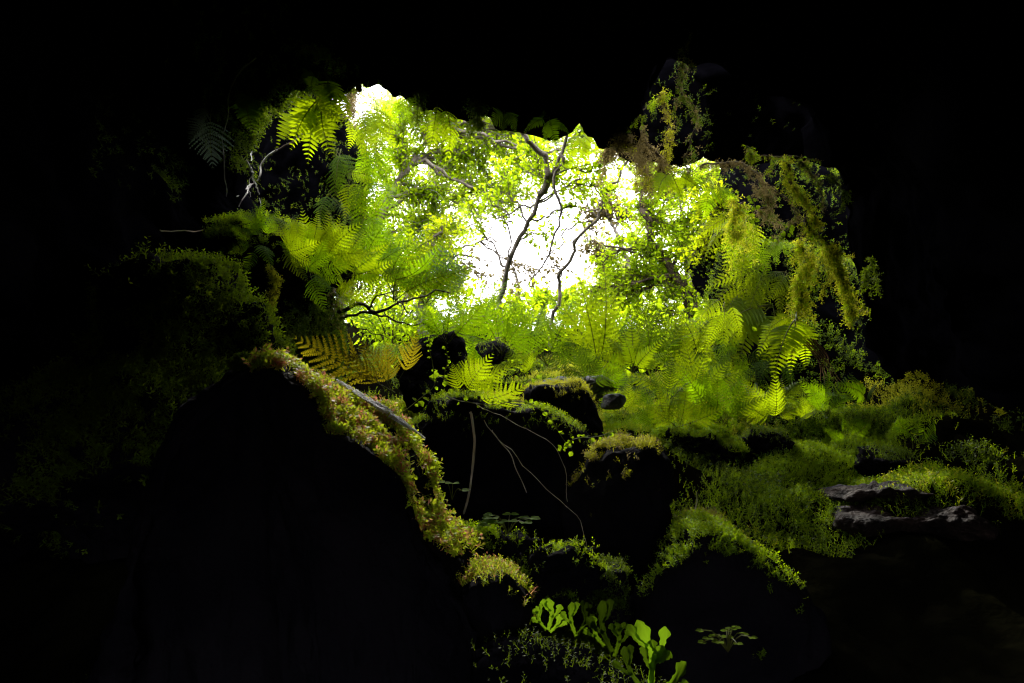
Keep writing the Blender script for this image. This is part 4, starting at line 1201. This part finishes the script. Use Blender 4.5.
# lobed blades at the bottom
def ribbon(g, P, w0, w1, hint, seed, head=1.0):
    """A thin wavy strap along P that ends in a rounded, slightly notched club."""
    n, nu = 22, 9
    Q = spline(P, n)
    T = nrm(np.gradient(Q, axis=0))
    X = nrm(np.cross(T, hint))
    Z = np.cross(X, T)
    t = np.linspace(0, 1, n)
    L = np.linalg.norm(np.diff(Q, axis=0), axis=1).sum()
    w = w0 + (w1 - w0) * t + head * w1 * 0.9 * np.exp(-((t - 0.86) / 0.13) ** 2)
    w = w * np.where(t > 0.86, np.sqrt(np.clip(1 - ((t - 0.86) / 0.145) ** 2, 0.0, 1)), 1.0)
    w = w * (1 + 0.16 * np.sin(t * 31 + seed) + 0.10 * np.sin(t * 57 + seed * 2))
    u = np.linspace(-1, 1, nu)
    V = (Q[:, None] + X[:, None] * (w[:, None] * u[None])[..., None] + Z[:, None] * ((0.35 * w[:, None] * u[None] ** 2)
         + 0.12 * w1 * np.sin(9 * t[:, None] + 4 * u[None] + seed))[..., None] + T[:, None] * (-0.25 * w[:, None] * np.abs(u[None]) ** 3 + 0.10 * w[:, None] * np.cos(u[None] * 7 + seed) * (t[:, None] > 0.85))[..., None])
    g.add(V.reshape(-1, 3), grid_faces(n, nu))


def lobe(A, Bp, w, hint, seed, heads=3):
    """A forking strap: a main blade with one or two side arms and a split tip."""
    A, Bp = np.asarray(A), np.asarray(Bp)
    r_ = np.random.default_rng(seed)
    L = np.linalg.norm(Bp - A)
    y = (Bp - A) / L
    z = nrm(hint - y * np.dot(hint, y))
    x = np.cross(y, z)
    g = Geo()
    w = w * 0.33
    sg = 1 if seed % 2 else -1
    bend = x * sg * 0.10 * L
    ribbon(g, [A, A + 0.5 * (Bp - A) + bend, Bp], w * 0.55, w * 0.8, z, seed)
    for k, (f, a, l) in enumerate([(0.42, 0.75, 0.42), (0.62, -0.7, 0.36), (0.80, 0.85, 0.26)][:1 + heads % 3]):
        s0 = A + f * (Bp - A) + bend * (1 - abs(2 * f - 1)) + z * 0.001 * (k + 1)
        d0 = y * math.cos(a) + x * math.sin(a) * sg
        ribbon(g, [s0, s0 + d0 * l * L * 0.5 + z * .1 * l * L, s0 + (d0 + 0.35 * y) * l * L * 0.9], w * 0.4, w * 0.62, z, seed + k + 5)
    V, F, _ = g.arrays()
    return V, F


def lobed_plant(label, base, blades):
    base = np.asarray(base)
    e = empty("lobed_fern", base, label, "fern")
    for i, (A, Bp, w) in enumerate(blades):
        v, f = lobe(A, Bp, w, nrm(-np.asarray(A)) + [0, 0, .5] + rng.normal(size=3) * .25, i * 3 + int(abs(base[0]) * 100), 1 + i % 3)
        Geo().add(v, f).build("frond", M["lobe"], parent=e, origin=base, smooth=True)


d = 1.32
lobed_plant("tall lobed green blades at the bottom edge, right of the smaller ones", at(652, 694, d),
            [(at(650, 690, d), at(637, 620, d - .02), .030), (at(652, 690, d), at(664, 646, d - .03), .026), (at(654, 694, d), at(686, 662, d - .03), .026), (at(645, 692, d), at(624, 646, d + .02), .02)])
lobed_plant("small fan shaped lobed blades in the middle of the bottom row", at(606, 646, d + .03),
            [(at(612, 652, d + .02), at(602, 600, d), .026), (at(614, 656, d + .02), at(616, 622, d), .02), (at(604, 646, d + .02), at(592, 616, d), .018)])
lobed_plant("forked pair of small lobed blades left of the middle fan", at(576, 632, d + .05),
            [(at(576, 636, d + .05), at(572, 602, d + .04), .018), (at(578, 636, d + .05), at(588, 602, d + .04), .018), (at(576, 634, d + .05), at(584, 626, d + .02), .014)])
lobed_plant("leftmost tiny lobed blades beside the low mossy rock", at(548, 626, d + .1),
            [(at(548, 630, d + .1), at(548, 598, d + .08), .020), (at(546, 630, d + .1), at(536, 606, d + .08), .016), (at(550, 632, d + .1), at(560, 614, d + .08), .016)])

# cobweb stretched over the moss of the front rock
wb = at(372, 404, 1.98)
e = empty("cobweb", wb, "white glinting cobweb stretched over the moss of the huge front rock", "cobweb")
g = Geo()
up_l = pts((336, 380, 1.99), (356, 394, 1.95), (380, 408, 1.93), (404, 423, 1.93), (425, 438, 1.95))
lo_l = pts((338, 378, 2.0), (366, 389, 2.0), (392, 404, 1.99), (412, 423, 1.97), (426, 437, 1.96))
Ua, La = spline(up_l, 30), spline(lo_l, 30)
La = Ua + 0.5 * (La - Ua)
for k in range(90):
    i, j = rng.integers(0, 14), rng.integers(14, 30)
    f1, f2 = rng.random(2) ** 2.2
    A, Bp = Ua[i] * (1 - f1) + La[i] * f1, Ua[j] * (1 - f2) + La[j] * f2
    q = spline(np.array([A, 0.5 * (A + Bp) - [0, 0, rng.uniform(0.0, .006)], Bp]), 9)
    tube(q, rng.uniform(.0005, .0017), 3, g)
for k in range(26):
    i = rng.integers(0, 30)
    tube(np.array([Ua[i], La[min(29, max(0, i + rng.integers(-4, 5)))]]), .0003, 3, g)
g.build("thread", M["web"], parent=e, origin=wb)
tt = np.linspace(0, 1, 8)
G2 = np.array([Ua * (1 - t) + La * t - np.array([0, 0, .008]) * math.sin(t * math.pi) for t in tt])
Geo().add(G2.reshape(-1, 3), grid_faces(8, 30)).build("veil", M["veil"], parent=e, origin=wb, smooth=True)

# ------------------------------------------------------------------ light
SUN_EL, SUN_AZ = R(42), R(-9)          # azimuth measured from +Y (ahead) toward +X (right)
sd = np.array([math.sin(SUN_AZ) * math.cos(SUN_EL), math.cos(SUN_AZ) * math.cos(SUN_EL), math.sin(SUN_EL)])
sun_d = bpy.data.lights.new("sun", "SUN")
sun_d.energy = 5.0
sun_d.angle = R(0.6)
sun_d.color = (1.0, 0.95, 0.85)
sun = bpy.data.objects.new("sun", sun_d)
sun.rotation_euler = Vector((-sd[0], -sd[1], -sd[2])).to_track_quat("-Z", "Y").to_euler()
sun.location = tuple(sd * 30)
col.objects.link(sun)

w = bpy.data.worlds.new("World")
scene.world = w
w.use_nodes = True
nt = w.node_tree
for n in list(nt.nodes):
    nt.nodes.remove(n)
N_, L_ = nt.nodes.new, nt.links.new
wo = N_("ShaderNodeOutputWorld")
bg = N_("ShaderNodeBackground")
bg.inputs["Strength"].default_value = 0.15
sky = N_("ShaderNodeTexSky")
sky.sky_type = "NISHITA"
sky.sun_disc = False
sky.sun_elevation = SUN_EL
sky.sun_rotation = SUN_AZ
sky.air_density = 1.2
sky.dust_density = 3.0
tc = N_("ShaderNodeTexCoord")
cn = N_("ShaderNodeTexNoise")
cn.inputs["Scale"].default_value = 2.5
cn.inputs["Detail"].default_value = 6
L_(tc.outputs["Generated"], cn.inputs["Vector"])
cm = N_("ShaderNodeMapRange")
L_(cn.outputs["Fac"], cm.inputs["Value"])
cm.inputs["From Min"].default_value = 0.2
cm.inputs["From Max"].default_value = 0.5
cm.inputs["To Min"].default_value = 0.85
mx = N_("ShaderNodeMix")
mx.data_type = "RGBA"
L_(cm.outputs[0], mx.inputs["Factor"])
L_(sky.outputs[0], mx.inputs[6])
mx.inputs[7].default_value = (46.0, 45.0, 46.3, 1)      # bright thin cloud
sp = N_("ShaderNodeSeparateXYZ")
L_(tc.outputs["Generated"], sp.inputs[0])
hz = N_("ShaderNodeMapRange")                            # nothing bright below the horizon
L_(sp.outputs["Z"], hz.inputs["Value"])
hz.inputs["From Min"].default_value = -0.10
hz.inputs["From Max"].default_value = 0.02
hz.inputs["To Min"].default_value = 0.02
sc_ = N_("ShaderNodeVectorMath")
sc_.operation = "SCALE"
L_(mx.outputs[2], sc_.inputs[0])
L_(hz.outputs[0], sc_.inputs["Scale"])
L_(sc_.outputs[0], bg.inputs["Color"])
L_(bg.outputs[0], wo.inputs["Surface"])

scene.view_settings.view_transform = "Standard"
scene.view_settings.look = "None"
scene.view_settings.exposure = 0.0
scene.render.engine = "CYCLES"
cy = scene.cycles
cy.max_bounces = 6
cy.diffuse_bounces = 3
cy.glossy_bounces = 2
cy.transmission_bounces = 4
cy.transparent_max_bounces = 6
cy.use_denoising = True
cy.use_adaptive_sampling = False
cy.pixel_filter_type = "BLACKMAN_HARRIS"
cy.filter_width = 1.3
cy.sample_clamp_indirect = 4.0
